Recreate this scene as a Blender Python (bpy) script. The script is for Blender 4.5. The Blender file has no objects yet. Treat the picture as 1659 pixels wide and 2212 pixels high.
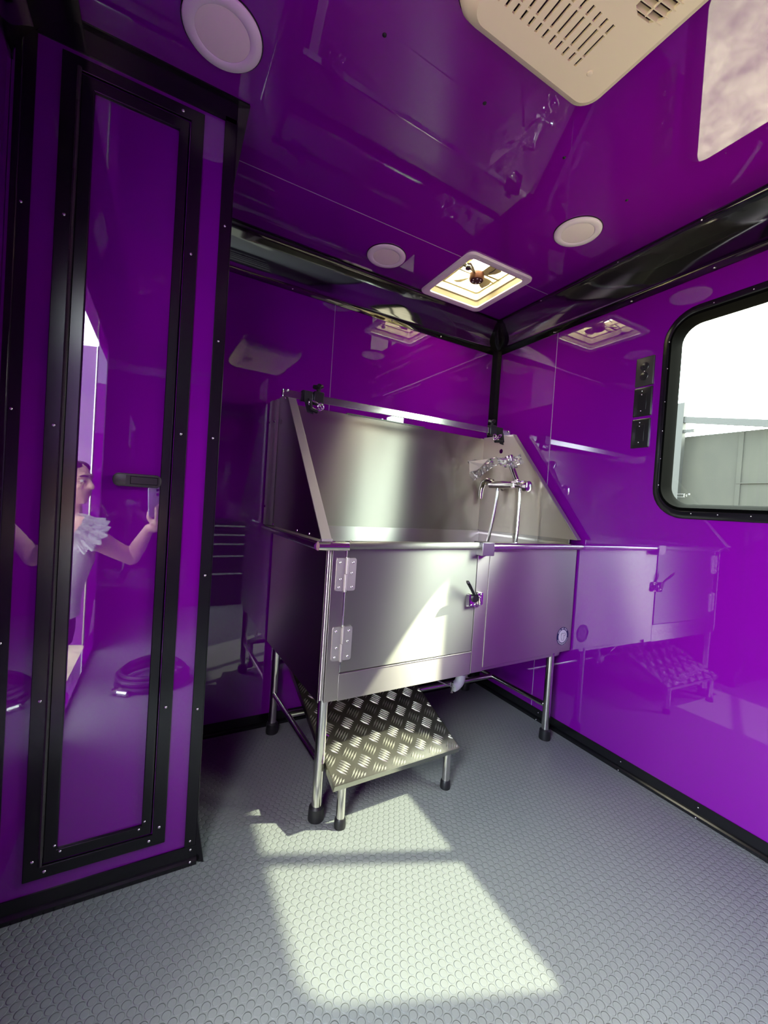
import bpy, bmesh, math, random
from mathutils import Vector, Matrix, noise
from math import sin, cos, pi, radians as rad

random.seed(7)
S = bpy.context.scene
COL = S.collection

# ------------------------------------------------------------------ camera
FPX, PXW, PXH = 888.77, 1659, 2212
cam_data = bpy.data.cameras.new('camera')
cam = bpy.data.objects.new('camera', cam_data)
COL.objects.link(cam)
S.camera = cam
cam_data.sensor_fit = 'VERTICAL'
cam_data.sensor_height = 36.0
cam_data.lens = FPX * 36.0 / PXH
cam_data.clip_start = 0.012
cam_data.clip_end = 200
yaw, pitch, roll = rad(28.387), rad(-1.079), rad(3.706)
_right = Vector((cos(yaw), -sin(yaw), 0))
_fwd0 = Vector((sin(yaw), cos(yaw), 0))
_up0 = Vector((0, 0, 1))
FWD = cos(pitch) * _fwd0 + sin(pitch) * _up0
_up = -sin(pitch) * _fwd0 + cos(pitch) * _up0
RIGHT = cos(roll) * _right + sin(roll) * _up
UP = -sin(roll) * _right + cos(roll) * _up
CAM = Vector((0, 0, 1.0))
cam.matrix_world = Matrix(((RIGHT.x, UP.x, -FWD.x, CAM.x), (RIGHT.y, UP.y, -FWD.y, CAM.y),
                           (RIGHT.z, UP.z, -FWD.z, CAM.z), (0, 0, 0, 1)))

# ------------------------------------------------------------------ look, world, sun
S.view_settings.view_transform = 'Standard'
S.view_settings.look = 'None'
S.view_settings.gamma = 1.0
S.view_settings.use_curve_mapping = False
S.view_settings.exposure = 0.0
S.cycles.use_denoising = True
S.cycles.max_bounces = 14
S.cycles.diffuse_bounces = 7
S.cycles.glossy_bounces = 7
S.cycles.transmission_bounces = 8
S.cycles.transparent_max_bounces = 16
S.cycles.caustics_reflective = False
S.cycles.caustics_refractive = False
S.cycles.sample_clamp_indirect = 8.0

SKY = 30.0
SUN = 10.5
w = bpy.data.worlds.new('sky'); S.world = w
w.use_nodes = True
nt = w.node_tree; nt.nodes.clear()
wo = nt.nodes.new('ShaderNodeOutputWorld'); bg = nt.nodes.new('ShaderNodeBackground')
tc = nt.nodes.new('ShaderNodeTexCoord'); nz = nt.nodes.new('ShaderNodeTexNoise'); cr = nt.nodes.new('ShaderNodeValToRGB')
nz.inputs['Scale'].default_value = 3.2; nz.inputs['Detail'].default_value = 6
cr.color_ramp.elements[0].position = 0.40; cr.color_ramp.elements[0].color = (0.52, 0.68, 0.74, 1)
cr.color_ramp.elements[1].position = 0.56; cr.color_ramp.elements[1].color = (1.0, 1.0, 0.97, 1)
nt.links.new(tc.outputs['Generated'], nz.inputs['Vector']); nt.links.new(nz.outputs['Fac'], cr.inputs['Fac'])
sx_ = nt.nodes.new('ShaderNodeSeparateXYZ'); gr_ = nt.nodes.new('ShaderNodeValToRGB'); mu_ = nt.nodes.new('ShaderNodeMix')
gr_.color_ramp.elements[0].position = 0.25; gr_.color_ramp.elements[0].color = (0.90, 0.93, 1.0, 1)
gr_.color_ramp.elements[1].position = 0.80; gr_.color_ramp.elements[1].color = (1.0, 0.99, 0.90, 1)
mp_ = nt.nodes.new('ShaderNodeMapRange'); mp_.inputs['From Min'].default_value = -1; mp_.inputs['From Max'].default_value = 1
mu_.data_type = 'RGBA'; mu_.blend_type = 'MULTIPLY'; mu_.inputs['Factor'].default_value = 1.0
nt.links.new(tc.outputs['Generated'], sx_.inputs[0]); nt.links.new(sx_.outputs['X'], mp_.inputs['Value']); nt.links.new(mp_.outputs[0], gr_.inputs['Fac'])
nt.links.new(cr.outputs['Color'], mu_.inputs[6]); nt.links.new(gr_.outputs['Color'], mu_.inputs[7]); nt.links.new(mu_.outputs[2], bg.inputs['Color']); bg.inputs['Strength'].default_value = SKY
nt.links.new(bg.outputs['Background'], wo.inputs['Surface'])

sun_d = bpy.data.lights.new('sun', 'SUN'); sun_d.energy = SUN; sun_d.angle = rad(0.9); sun_d.color = (1.0, 0.97, 0.76)
sun = bpy.data.objects.new('sun', sun_d); COL.objects.link(sun)
SUNDIR = Vector((-0.81, 0.335, -1.0)).normalized()
sun.rotation_euler = SUNDIR.to_track_quat('-Z', 'Y').to_euler()
sun.location = (6, -2, 8)


def portal(name, loc, rot, sx, sy):
    d = bpy.data.lights.new(name, 'AREA'); d.shape = 'RECTANGLE'; d.size = sx; d.size_y = sy
    d.cycles.is_portal = True
    o = bpy.data.objects.new(name, d); COL.objects.link(o); o.location = loc; o.rotation_euler = rot


portal('window_daylight', (1.70, 0.52, 1.39), (0, rad(90), 0), 0.66, 0.66)
portal('doorway_daylight', (-0.40, -0.11, 0.9), (0, rad(-90), 0), 1.8, 0.98)

# ------------------------------------------------------------------ materials


def mat(name, col, rough=0.5, metal=0.0, ior=1.5, coat=0.0, **kw):
    m = bpy.data.materials.new(name); m.use_nodes = True
    b = m.node_tree.nodes['Principled BSDF']
    b.inputs['Base Color'].default_value = (*col, 1)
    b.inputs['Roughness'].default_value = rough
    b.inputs['Metallic'].default_value = metal
    b.inputs['IOR'].default_value = ior
    b.inputs['Coat Weight'].default_value = coat
    for k, v in kw.items():
        b.inputs[k.replace('_', ' ')].default_value = v
    return m


def nodes(m):
    return m.node_tree.nodes, m.node_tree.links, m.node_tree.nodes['Principled BSDF']


def add_bump(m, scale=(1, 1, 1), strength=0.1, dist=0.001, nscale=10.0, detail=2.0, rough_var=None):
    N, L, b = nodes(m)
    tc = N.new('ShaderNodeTexCoord'); mp = N.new('ShaderNodeMapping'); nz = N.new('ShaderNodeTexNoise'); bp = N.new('ShaderNodeBump')
    mp.inputs['Scale'].default_value = scale
    nz.inputs['Scale'].default_value = nscale; nz.inputs['Detail'].default_value = detail
    bp.inputs['Strength'].default_value = strength; bp.inputs['Distance'].default_value = dist
    L.new(tc.outputs['Object'], mp.inputs['Vector']); L.new(mp.outputs['Vector'], nz.inputs['Vector'])
    L.new(nz.outputs['Fac'], bp.inputs['Height']); L.new(bp.outputs['Normal'], b.inputs['Normal'])
    if rough_var:
        mr = N.new('ShaderNodeMapRange')
        mr.inputs['To Min'].default_value = rough_var[0]; mr.inputs['To Max'].default_value = rough_var[1]
        L.new(nz.outputs['Fac'], mr.inputs['Value']); L.new(mr.outputs['Result'], b.inputs['Roughness'])
    return m


PURPLE = mat('purple_gloss_panel', (0.192, 0.0026, 0.285), 0.5, ior=1.0, coat=1.0)
PURPLE.node_tree.nodes['Principled BSDF'].inputs['Coat Roughness'].default_value = 0.015
PURPLE.node_tree.nodes['Principled BSDF'].inputs['Coat IOR'].default_value = 1.8
BLACK = mat('black_trim', (0.006, 0.006, 0.007), 0.22, ior=1.5)
BLACKGLOSS = mat('black_gloss_cove', (0.006, 0.006, 0.006), 0.06, ior=2.0)
SEAM = mat('panel_seam', (0.42, 0.28, 0.48), 0.35)
SCREWB = mat('dark_screw', (0.03, 0.025, 0.035), 0.3, 0.6)
SCREW = mat('screw_metal', (0.75, 0.74, 0.72), 0.2, 1.0)


def brushed(name, col, rough, aniso, metal=1.0):
    """sheet steel brushed so that highlights stretch up and down"""
    m = mat(name, col, rough, metal, Anisotropic=aniso)
    N, L, b = nodes(m)
    c = N.new('ShaderNodeCombineXYZ'); c.inputs[2].default_value = 1.0; c.inputs[0].default_value = 0.02
    L.new(c.outputs[0], b.inputs['Tangent'])
    return m


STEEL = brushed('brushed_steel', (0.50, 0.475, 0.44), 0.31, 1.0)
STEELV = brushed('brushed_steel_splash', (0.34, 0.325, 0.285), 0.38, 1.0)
STEELR = brushed('brushed_steel_side_bright', (0.70, 0.64, 0.54), 0.36, 1.0, 0.85)  # lighter copy of the splash steel, bright reflection put into its colour
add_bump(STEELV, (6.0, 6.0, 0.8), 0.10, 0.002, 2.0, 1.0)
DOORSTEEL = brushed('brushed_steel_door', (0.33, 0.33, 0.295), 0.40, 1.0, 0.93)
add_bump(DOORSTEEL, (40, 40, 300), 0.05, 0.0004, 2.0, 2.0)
CHROME = mat('chrome', (0.80, 0.79, 0.76), 0.12, 1.0)
POLISHED = mat('polished_steel', (0.70, 0.68, 0.63), 0.14, 1.0)
PLATE = mat('tread_plate', (0.40, 0.39, 0.34), 0.22, 1.0)
add_bump(PLATE, (1, 1, 1), 0.16, 0.003, 22.0, 2.0)
MATTE = mat('matte_black_reveal', (0.0016, 0.0016, 0.0016), 0.9, Specular_IOR_Level=0.03)
RAIL = mat('rail_steel', (0.55, 0.54, 0.52), 0.16, 1.0)
CAPST = mat('dull_cap_steel', (0.40, 0.38, 0.40), 0.30, 1.0)
SATIN = mat('satin_steel', (0.60, 0.57, 0.53), 0.42, 0.92)
BARS = mat('tread_bars', (0.80, 0.79, 0.72), 0.30, 1.0)
RUBBER = mat('black_rubber', (0.010, 0.010, 0.011), 0.45)
PLASTICB = mat('black_plastic', (0.012, 0.012, 0.012), 0.28)
GUNMETAL = mat('grey_black_plastic', (0.035, 0.032, 0.03), 0.38)
WEB = mat('black_webbing', (0.012, 0.012, 0.013), 0.8)
WHITE = mat('white_plastic', (0.90, 0.88, 0.82), 0.45)
DIFFUSER = mat('lamp_diffuser', (0.90, 0.87, 0.73), 0.6)
CREAM = mat('cream_plastic', (0.90, 0.86, 0.56), 0.5)
CREAMDARK = mat('dark_recess', (0.05, 0.03, 0.03), 0.6)
DIMCREAM = mat('darkened_cream_plastic', (0.36, 0.31, 0.18), 0.5)  # cream darkened in its colour to hold back glare on the vent parts
PVC = mat('white_pvc', (0.72, 0.72, 0.72), 0.4)
SHELL = mat('white_exterior_skin', (0.7, 0.7, 0.7), 0.5)
LID = bpy.data.materials.new('glowing_translucent_lid'); LID.use_nodes = True
N = LID.node_tree.nodes; N.clear(); L = LID.node_tree.links
o_ = N.new('ShaderNodeOutputMaterial'); t_ = N.new('ShaderNodeBsdfTranslucent'); d_ = N.new('ShaderNodeBsdfDiffuse'); m_ = N.new('ShaderNodeMixShader')
t_.inputs['Color'].default_value = (0.92, 0.86, 0.68, 1); d_.inputs['Color'].default_value = (0.85, 0.82, 0.7, 1)
m_.inputs['Fac'].default_value = 0.25
e_ = N.new('ShaderNodeEmission'); e_.inputs['Color'].default_value = (1.0, 0.90, 0.66, 1); e_.inputs['Strength'].default_value = 14.0   # added glow standing in for daylight through the lid
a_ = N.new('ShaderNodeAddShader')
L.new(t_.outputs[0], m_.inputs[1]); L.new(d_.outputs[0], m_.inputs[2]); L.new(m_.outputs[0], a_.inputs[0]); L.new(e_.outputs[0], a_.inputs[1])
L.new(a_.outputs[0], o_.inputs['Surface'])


def thin_glass(name, tint, refl=1.0, ior=1.5, rough=0.0):
    m = bpy.data.materials.new(name); m.use_nodes = True
    N = m.node_tree.nodes; N.clear(); L = m.node_tree.links
    o = N.new('ShaderNodeOutputMaterial'); t = N.new('ShaderNodeBsdfTransparent'); g = N.new('ShaderNodeBsdfGlossy')
    f = N.new('ShaderNodeFresnel'); mx = N.new('ShaderNodeMixShader'); mu = N.new('ShaderNodeMath'); mu.operation = 'MULTIPLY'
    t.inputs['Color'].default_value = (*tint, 1); g.inputs['Roughness'].default_value = rough; f.inputs['IOR'].default_value = ior
    mu.inputs[1].default_value = refl
    L.new(f.outputs[0], mu.inputs[0]); L.new(mu.outputs[0], mx.inputs['Fac'])
    L.new(t.outputs[0], mx.inputs[1]); L.new(g.outputs[0], mx.inputs[2]); L.new(mx.outputs[0], o.inputs['Surface'])
    return m


GLASS = thin_glass('window_glass', (0.90, 0.965, 0.90))
FILM = thin_glass('clear_film', (0.95, 0.95, 0.94), 1.6, 1.5, 0.10)
_n, _l = FILM.node_tree.nodes, FILM.node_tree.links      # a little milky where it crumples
_o = [q for q in _n if q.type == 'OUTPUT_MATERIAL'][0]; _src = _o.inputs['Surface'].links[0].from_socket
_d = _n.new('ShaderNodeBsdfDiffuse'); _d.inputs['Color'].default_value = (0.9, 0.88, 0.86, 1); _m = _n.new('ShaderNodeMixShader'); _m.inputs['Fac'].default_value = 0.16
_l.new(_src, _m.inputs[1]); _l.new(_d.outputs[0], _m.inputs[2]); _l.new(_m.outputs[0], _o.inputs['Surface'])
PAPER = mat('cream_paper', (0.80, 0.72, 0.60), 0.8)
FROST = mat('etched_white', (0.75, 0.78, 0.72), 0.6)
NAVY = mat('navy_ink', (0.02, 0.02, 0.10), 0.5)
STICKW = mat('sticker_white', (0.82, 0.78, 0.80), 0.5)
INK = mat('grey_ink', (0.25, 0.22, 0.26), 0.6)
CHEST = mat('dark_drawer_steel', (0.02, 0.012, 0.03), 0.3)
PULL = mat('aluminium_pull', (0.75, 0.74, 0.76), 0.35, 0.6)

# rubber coin floor
FLOOR = mat('coin_rubber_floor', (0.222, 0.240, 0.230), 0.42, ior=1.45)
N, L, B = nodes(FLOOR)
tc = N.new('ShaderNodeTexCoord')
A = 0.0195


def hexdist(off):
    ad = N.new('ShaderNodeVectorMath'); ad.operation = 'ADD'; ad.inputs[1].default_value = (off * A + 0.004, off * A * 1.7320508 + 0.003, 0)
    dv = N.new('ShaderNodeVectorMath'); dv.operation = 'DIVIDE'; dv.inputs[1].default_value = (A, A * 1.7320508, 1)
    fr = N.new('ShaderNodeVectorMath'); fr.operation = 'FRACTION'
    sb = N.new('ShaderNodeVectorMath'); sb.operation = 'SUBTRACT'; sb.inputs[1].default_value = (0.5, 0.5, 0)
    ml = N.new('ShaderNodeVectorMath'); ml.operation = 'MULTIPLY'; ml.inputs[1].default_value = (A, A * 1.7320508, 0)
    ln = N.new('ShaderNodeVectorMath'); ln.operation = 'LENGTH'
    L.new(tc.outputs['Object'], ad.inputs[0]); L.new(ad.outputs[0], dv.inputs[0]); L.new(dv.outputs[0], fr.inputs[0])
    L.new(fr.outputs[0], sb.inputs[0]); L.new(sb.outputs[0], ml.inputs[0]); L.new(ml.outputs[0], ln.inputs[0])
    return ln.outputs['Value']


mn = N.new('ShaderNodeMath'); mn.operation = 'MINIMUM'
L.new(hexdist(0.0), mn.inputs[0]); L.new(hexdist(0.5), mn.inputs[1])
mr = N.new('ShaderNodeMapRange'); mr.interpolation_type = 'SMOOTHSTEP'
mr.inputs['From Min'].default_value = 0.0089; mr.inputs['From Max'].default_value = 0.0074
mr.inputs['To Min'].default_value = 0; mr.inputs['To Max'].default_value = 1
L.new(mn.outputs[0], mr.inputs['Value'])
bp = N.new('ShaderNodeBump'); bp.inputs['Strength'].default_value = 1.0; bp.inputs['Distance'].default_value = 0.0015
L.new(mr.outputs['Result'], bp.inputs['Height']); L.new(bp.outputs['Normal'], B.inputs['Normal'])

GRAVEL = mat('dry_gravel', (0.40, 0.33, 0.22), 0.9)
N, L, B = nodes(GRAVEL)
tc = N.new('ShaderNodeTexCoord'); nz = N.new('ShaderNodeTexNoise'); nz.inputs['Scale'].default_value = 5.0; nz.inputs['Detail'].default_value = 9
nz.inputs['Roughness'].default_value = 0.7
cr = N.new('ShaderNodeValToRGB'); cr.color_ramp.elements[0].position = 0.3; cr.color_ramp.elements[1].position = 0.7
cr.color_ramp.elements[0].color = (0.13, 0.10, 0.07, 1); cr.color_ramp.elements[1].color = (0.38, 0.31, 0.21, 1)
L.new(tc.outputs['Object'], nz.inputs['Vector']); L.new(nz.outputs['Fac'], cr.inputs['Fac']); L.new(cr.outputs['Color'], B.inputs['Base Color'])

CONCRETE = mat('weathered_panel', (0.2, 0.2, 0.16), 0.9)
N, L, B = nodes(CONCRETE)
tc = N.new('ShaderNodeTexCoord'); mp = N.new('ShaderNodeMapping'); mp.inputs['Scale'].default_value = (1, 1.5, 0.6)
nz = N.new('ShaderNodeTexNoise'); nz.inputs['Scale'].default_value = 2.5; nz.inputs['Detail'].default_value = 8
cr = N.new('ShaderNodeValToRGB'); cr.color_ramp.elements[0].position = 0.3; cr.color_ramp.elements[1].position = 0.75
cr.color_ramp.elements[0].color = (0.0082, 0.0088, 0.0056, 1); cr.color_ramp.elements[1].color = (0.0150, 0.0152, 0.0098, 1)
L.new(tc.outputs['Object'], mp.inputs['Vector']); L.new(mp.outputs[0], nz.inputs['Vector']); L.new(nz.outputs['Fac'], cr.inputs['Fac']); L.new(cr.outputs['Color'], B.inputs['Base Color'])

SKIN = mat('skin', (0.78, 0.46, 0.36), 0.5)
CLOTHW = mat('white_cotton', (0.82, 0.82, 0.86), 0.85)
TROUSER = mat('dark_denim', (0.012, 0.012, 0.03), 0.85)
HAIR = mat('brown_hair', (0.035, 0.014, 0.010), 0.5)
EYEW = mat('eye_white', (0.8, 0.78, 0.75), 0.2)
EYED = mat('dark_iris', (0.02, 0.012, 0.01), 0.2)
LIPS = mat('lips', (0.45, 0.13, 0.13), 0.45)
PHONE = mat('phone_case', (0.50, 0.45, 0.66), 0.3)
LENS = mat('lens_glass', (0.01, 0.01, 0.012), 0.05)

# ------------------------------------------------------------------ helpers


def Bm():
    return bmesh.new()


def obj(name, bm, m, parent=None, smooth=True, bevel=0.0, angle=35, mods=()):
    bmesh.ops.recalc_face_normals(bm, faces=bm.faces)
    me = bpy.data.meshes.new(name)
    bm.to_mesh(me); bm.free()
    ms = m if isinstance(m, (list, tuple)) else [m]
    for q in ms:
        me.materials.append(q)
    if smooth:
        for p in me.polygons:
            p.use_smooth = True
        me.set_sharp_from_angle(angle=rad(angle))
    o = bpy.data.objects.new(name, me)
    COL.objects.link(o)
    if parent is not None:
        o.parent = parent
    if bevel > 0:
        b = o.modifiers.new('edge', 'BEVEL'); b.width = bevel; b.segments = 2; b.limit_method = 'ANGLE'; b.angle_limit = rad(50)
    return o


def tag(o, label=None, cat=None, group=None, kind=None):
    if label: o['label'] = label
    if cat: o['category'] = cat
    if group: o['group'] = group
    if kind: o['kind'] = kind
    return o


def thing(name, label, cat, loc=(0, 0, 0), rz=0.0, group=None, kind=None):
    o = bpy.data.objects.new(name, None); COL.objects.link(o)
    o.empty_display_size = 0.05
    o.location = loc; o.rotation_euler = (0, 0, rz)
    return tag(o, label, cat, group, kind)


def box(bm, x0, x1, y0, y1, z0, z1, mi=0, M=None):
    v = [bm.verts.new((x, y, z)) for x in (x0, x1) for y in (y0, y1) for z in (z0, z1)]
    if M is not None:
        for q in v: q.co = M @ q.co
    F = [(0, 1, 3, 2), (4, 6, 7, 5), (0, 4, 5, 1), (2, 3, 7, 6), (0, 2, 6, 4), (1, 5, 7, 3)]
    for f in F:
        bm.faces.new([v[i] for i in f]).material_index = mi
    return v


def frame_axes(d):
    d = d.normalized()
    a = Vector((0, 0, 1)) if abs(d.z) < 0.9 else Vector((1, 0, 0))
    x = a.cross(d).normalized(); y = d.cross(x)
    return x, y


def tube(bm, pts, r, seg=14, closed=False, caps=True, mi=0, squash=None):
    pts = [Vector(p) for p in pts]
    n = len(pts)
    rs = r if isinstance(r, (list, tuple)) else [r] * n
    rings = []
    px = None
    for i, p in enumerate(pts):
        if closed:
            d = pts[(i + 1) % n] - pts[i - 1]
        else:
            d = pts[min(i + 1, n - 1)] - pts[max(i - 1, 0)]
        d.normalize()
        if px is None:
            x, y = frame_axes(d)
        else:
            x = (px - d * px.dot(d))
            if x.length < 1e-6: x, y = frame_axes(d)
            x.normalize(); y = d.cross(x)
        px = x
        sq = squash or (1, 1)
        rings.append([bm.verts.new(p + (x * cos(2 * pi * k / seg) * sq[0] + y * sin(2 * pi * k / seg) * sq[1]) * rs[i]) for k in range(seg)])
    m = n if closed else n - 1
    for i in range(m):
        a, b = rings[i], rings[(i + 1) % n]
        for k in range(seg):
            bm.faces.new((a[k], a[(k + 1) % seg], b[(k + 1) % seg], b[k])).material_index = mi
    if caps and not closed:
        bm.faces.new(rings[0][::-1]).material_index = mi; bm.faces.new(rings[-1]).material_index = mi
    return rings


def arc(p0, pc, p1, n=8):
    """quadratic bend"""
    p0, pc, p1 = Vector(p0), Vector(pc), Vector(p1)
    return [(p0 * (1 - t) ** 2 + pc * 2 * t * (1 - t) + p1 * t * t) for t in [i / n for i in range(n + 1)]]


def lathe(bm, prof, c, axis=(0, 0, 1), seg=32, mi=0, cap0=True, cap1=True):
    c = Vector(c); d = Vector(axis).normalized(); x, y = frame_axes(d)
    rings = [[bm.verts.new(c + d * h + (x * cos(2 * pi * k / seg) + y * sin(2 * pi * k / seg)) * r) for k in range(seg)] for r, h in prof]
    for a, b in zip(rings, rings[1:]):
        for k in range(seg):
            bm.faces.new((a[k], a[(k + 1) % seg], b[(k + 1) % seg], b[k])).material_index = mi
    if cap0: bm.faces.new(rings[0][::-1]).material_index = mi
    if cap1: bm.faces.new(rings[-1]).material_index = mi


def dome(bm, c, axis, r, h=None, seg=10, mi=0):
    h = h if h is not None else r * 0.6
    lathe(bm, [(r, 0), (r * 0.85, h * 0.55), (r * 0.5, h * 0.88), (r * 0.12, h)], c, axis, seg, mi)


def rrect(x0, x1, y0, y1, r, n=6):
    pts = []
    for cx, cy, a0 in ((x1 - r, y1 - r, 0), (x0 + r, y1 - r, 90), (x0 + r, y0 + r, 180), (x1 - r, y0 + r, 270)):
        for i in range(n + 1):
            a = rad(a0 + 90 * i / n)
            pts.append((cx + r * cos(a), cy + r * sin(a)))
    return pts


def loft(bm, rings, mi=0, cap0=False, cap1=False, closed=True):
    vs = [[bm.verts.new(p) for p in ring] for ring in rings]
    n = len(vs[0])
    for a, b in zip(vs, vs[1:]):
        for k in range(n if closed else n - 1):
            bm.faces.new((a[k], a[(k + 1) % n], b[(k + 1) % n], b[k])).material_index = mi
    if cap0: bm.faces.new(vs[0][::-1]).material_index = mi
    if cap1: bm.faces.new(vs[-1]).material_index = mi
    return vs


def plate(bm, outer, holes, fn, t, mi=0):
    """flat plate with holes; outer/holes are 2d loops; fn(a, b, d) -> 3d, d = 0..t"""
    layers = []
    for d in (0.0, t):
        edges, loops = [], []
        for lp in [outer] + list(holes):
            vs = [bm.verts.new(fn(a, b, d)) for a, b in lp]
            es = [bm.edges.new((vs[i], vs[(i + 1) % len(vs)])) for i in range(len(vs))]
            loops.append(vs); edges += es
        r = bmesh.ops.triangle_fill(bm, use_beauty=True, use_dissolve=False, edges=edges)
        for g in r['geom']:
            if isinstance(g, bmesh.types.BMFace): g.material_index = mi
        layers.append(loops)
    for a, b in zip(*layers):
        n = len(a)
        for i in range(n):
            bm.faces.new((a[i], a[(i + 1) % n], b[(i + 1) % n], b[i])).material_index = mi


def circ(cx, cy, r, n=20):
    return [(cx + r * cos(2 * pi * i / n), cy + r * sin(2 * pi * i / n)) for i in range(n)]


def rect(x0, x1, y0, y1):
    return [(x0, y0), (x1, y0), (x1, y1), (x0, y1)]


def prof_extrude(bm, prof, p0, p1, nrm, m0=0.0, m1=0.0, mi=0):
    """profile (d, z): d = distance out from the wall along nrm; run from p0 to p1 on the wall; m0/m1 mitre slopes"""
    p0, p1, nrm = Vector(p0), Vector(p1), Vector(nrm)
    t = (p1 - p0).normalized()
    a = [bm.verts.new(p0 + nrm * d + Vector((0, 0, z)) + t * d * m0) for d, z in prof]
    b = [bm.verts.new(p1 + nrm * d + Vector((0, 0, z)) - t * d * m1) for d, z in prof]
    n = len(prof)
    for i in range(n):
        bm.faces.new((a[i], a[(i + 1) % n], b[(i + 1) % n], b[i])).material_index = mi
    bm.faces.new(a[::-1]).material_index = mi; bm.faces.new(b).material_index = mi


def struct(o, label=None, cat=None):
    o['kind'] = 'structure'
    if label: o['label'] = label
    if cat: o['category'] = cat
    return o


# ------------------------------------------------------------------ room shell
RW, LW, FW = 1.662, -0.325, -1.55      # right, left, front wall planes
ZC = 2.03
PY = 1.185                             # face of the closet partition
PX = 0.124
BX, BY, BR = 0.3, 1.789, rad(1.3)      # back wall pivot and its slight turn
T = 0.045


def back_y(x):
    return BY + math.tan(BR) * (x - BX)


bm = Bm(); box(bm, LW - T, RW + T, FW - T, 2.0, -0.06, 0.0)
floor = struct(obj('floor', bm, FLOOR, smooth=False), 'grey rubber coin pattern floor with a patch of sunlight', 'floor')

bm = Bm()
VX0, VX1, VY0, VY1 = 1.03, 1.39, 1.32, 1.70
plate(bm, rect(LW - T, RW + T, FW - T, 2.0), [rect(VX0 + .032, VX1 - .032, VY0 + .032, VY1 - .032)], lambda a, b, d: (a, b, ZC + d), 0.06)
ceiling = struct(obj('ceiling', bm, PURPLE, smooth=False), 'glossy purple panelled ceiling', 'ceiling')
bm = Bm(); box(bm, PX + .005, VX0 - .002, 1.3785, 1.3805, ZC - .0012, ZC + .001); box(bm, VX1 + .002, 1.54, 1.3785, 1.3805, ZC - .0012, ZC + .001)
obj('seam_strip', bm, SEAM, ceiling, smooth=False)
for x in (0.084, 0.381, 0.67, 0.971, 1.272):
    bm = Bm(); dome(bm, (x, 0.845, ZC), (0, 0, -1), 0.005, 0.003)
    obj('screw', bm, SCREWB, ceiling)

# right wall with window
WY0, WY1, WZ0, WZ1 = 0.160, 0.866, 1.073, 1.738
bm = Bm()
plate(bm, rect(FW - T, 2.0, -0.06, ZC + 0.06), [rect(WY0 - .0105, WY1 + .0105, WZ0 - .018, WZ1 + .016)], lambda a, b, d: (RW + d, a, b), T)
wall_right = struct(obj('wall_right', bm, PURPLE, smooth=False), 'glossy purple wall with the window', 'wall')
bm = Bm(); box(bm, RW - .0012, RW + .001, 1.406, 1.4085, 0.04, 1.93)
obj('seam_strip', bm, SEAM, wall_right, smooth=False)

# back wall (turned a touch)
bm = Bm(); box(bm, -1.0, 1.6, 0, T, -0.06, ZC + 0.06)
wall_back = struct(obj('wall_back', bm, PURPLE, smooth=False), 'glossy purple wall behind the tub', 'wall')
wall_back.location = (BX, BY, 0); wall_back.rotation_euler = (0, 0, BR)
bm = Bm(); box(bm, 0.651 - BX - .0012, 0.651 - BX + .0012, -.0012, .001, 0.04, 1.93)
obj('seam_strip', bm, SEAM, wall_back, smooth=False)

# left wall with the entry opening
DY0, DY1, DZ1 = -0.60, 0.40, 1.84
bm = Bm()
plate(bm, [(FW - T, -0.06), (2.0, -0.06), (2.0, ZC + .06), (FW - T, ZC + .06)], [rect(DY0, DY1, 0.03, DZ1)], lambda a, b, d: (LW - d, a, b), T)
wall_left = struct(obj('wall_left', bm, PURPLE, smooth=False), 'glossy purple wall with the entry doorway', 'wall')
bm = Bm(); box(bm, LW - T, RW + T, FW - T, FW, -0.06, ZC + .06)
struct(obj('wall_front', bm, PURPLE, smooth=False), 'glossy purple end wall facing the tub', 'wall')

# closet partition: front with a door opening, and return
OX0, OX1, OZ0, OZ1 = -0.207, 0.018, 0.11, 1.925
bm = Bm()
plate(bm, rect(LW + .001, PX - .001, 0, ZC), [rect(OX0, OX1, OZ0, OZ1)], lambda a, b, d: (a, PY + d, b), 0.03)
box(bm, PX - .031, PX - .001, PY + .03, 1.78, 0, ZC)
struct(obj('wall_partition', bm, PURPLE, smooth=False), 'glossy purple closet wall projecting at the left', 'wall')

# ------------------------------------------------------------------ trims


def cove_prof(w=0.118, zc=ZC, sag=0.010):
    zb = zc - w
    p = [(0, zb - .022), (.0035, zb - .022), (.0035, zb)]
    for i in range(1, 8):
        t = i / 8
        d = .0035 + (w - .026) * t; z = zb + (w - .0045) * t
        s = sag * sin(pi * t)
        p.append((d - s * .7, z + s * .7))
    p += [(w - .022, zc - .0045), (w, zc - .0045), (w, zc), (0, zc)]
    return p


CP = cove_prof()
xr = RW
yb = back_y(xr)
bm = Bm(); prof_extrude(bm, CP, (PX - .02, back_y(PX - .02), 0), (xr, yb, 0), (math.sin(BR), -math.cos(BR), 0), 0, 1.0)
t1 = struct(obj('trim_1', bm, BLACKGLOSS, angle=50), 'wide glossy black cove trim along the top of the wall behind the tub', 'trim')
bm = Bm(); prof_extrude(bm, CP, (xr, yb, 0), (xr, FW, 0), (-1, 0, 0), 0.98, 0)
t2 = struct(obj('trim_2', bm, BLACKGLOSS, angle=50), 'wide glossy black cove trim above the window', 'trim')
bm = Bm(); prof_extrude(bm, CP, (LW, PY, 0), (LW, FW, 0), (1, 0, 0), 0, 0)
t3 = struct(obj('trim_3', bm, BLACKGLOSS, angle=50), 'black cove trim at the top of the wall beside the closet', 'trim')
bm = Bm(); prof_extrude(bm, CP, (LW, FW, 0), (RW, FW, 0), (0, 1, 0), 0, 0)
struct(obj('trim_4', bm, BLACKGLOSS, angle=50), 'black cove trim at the top of the end wall', 'trim')
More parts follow.
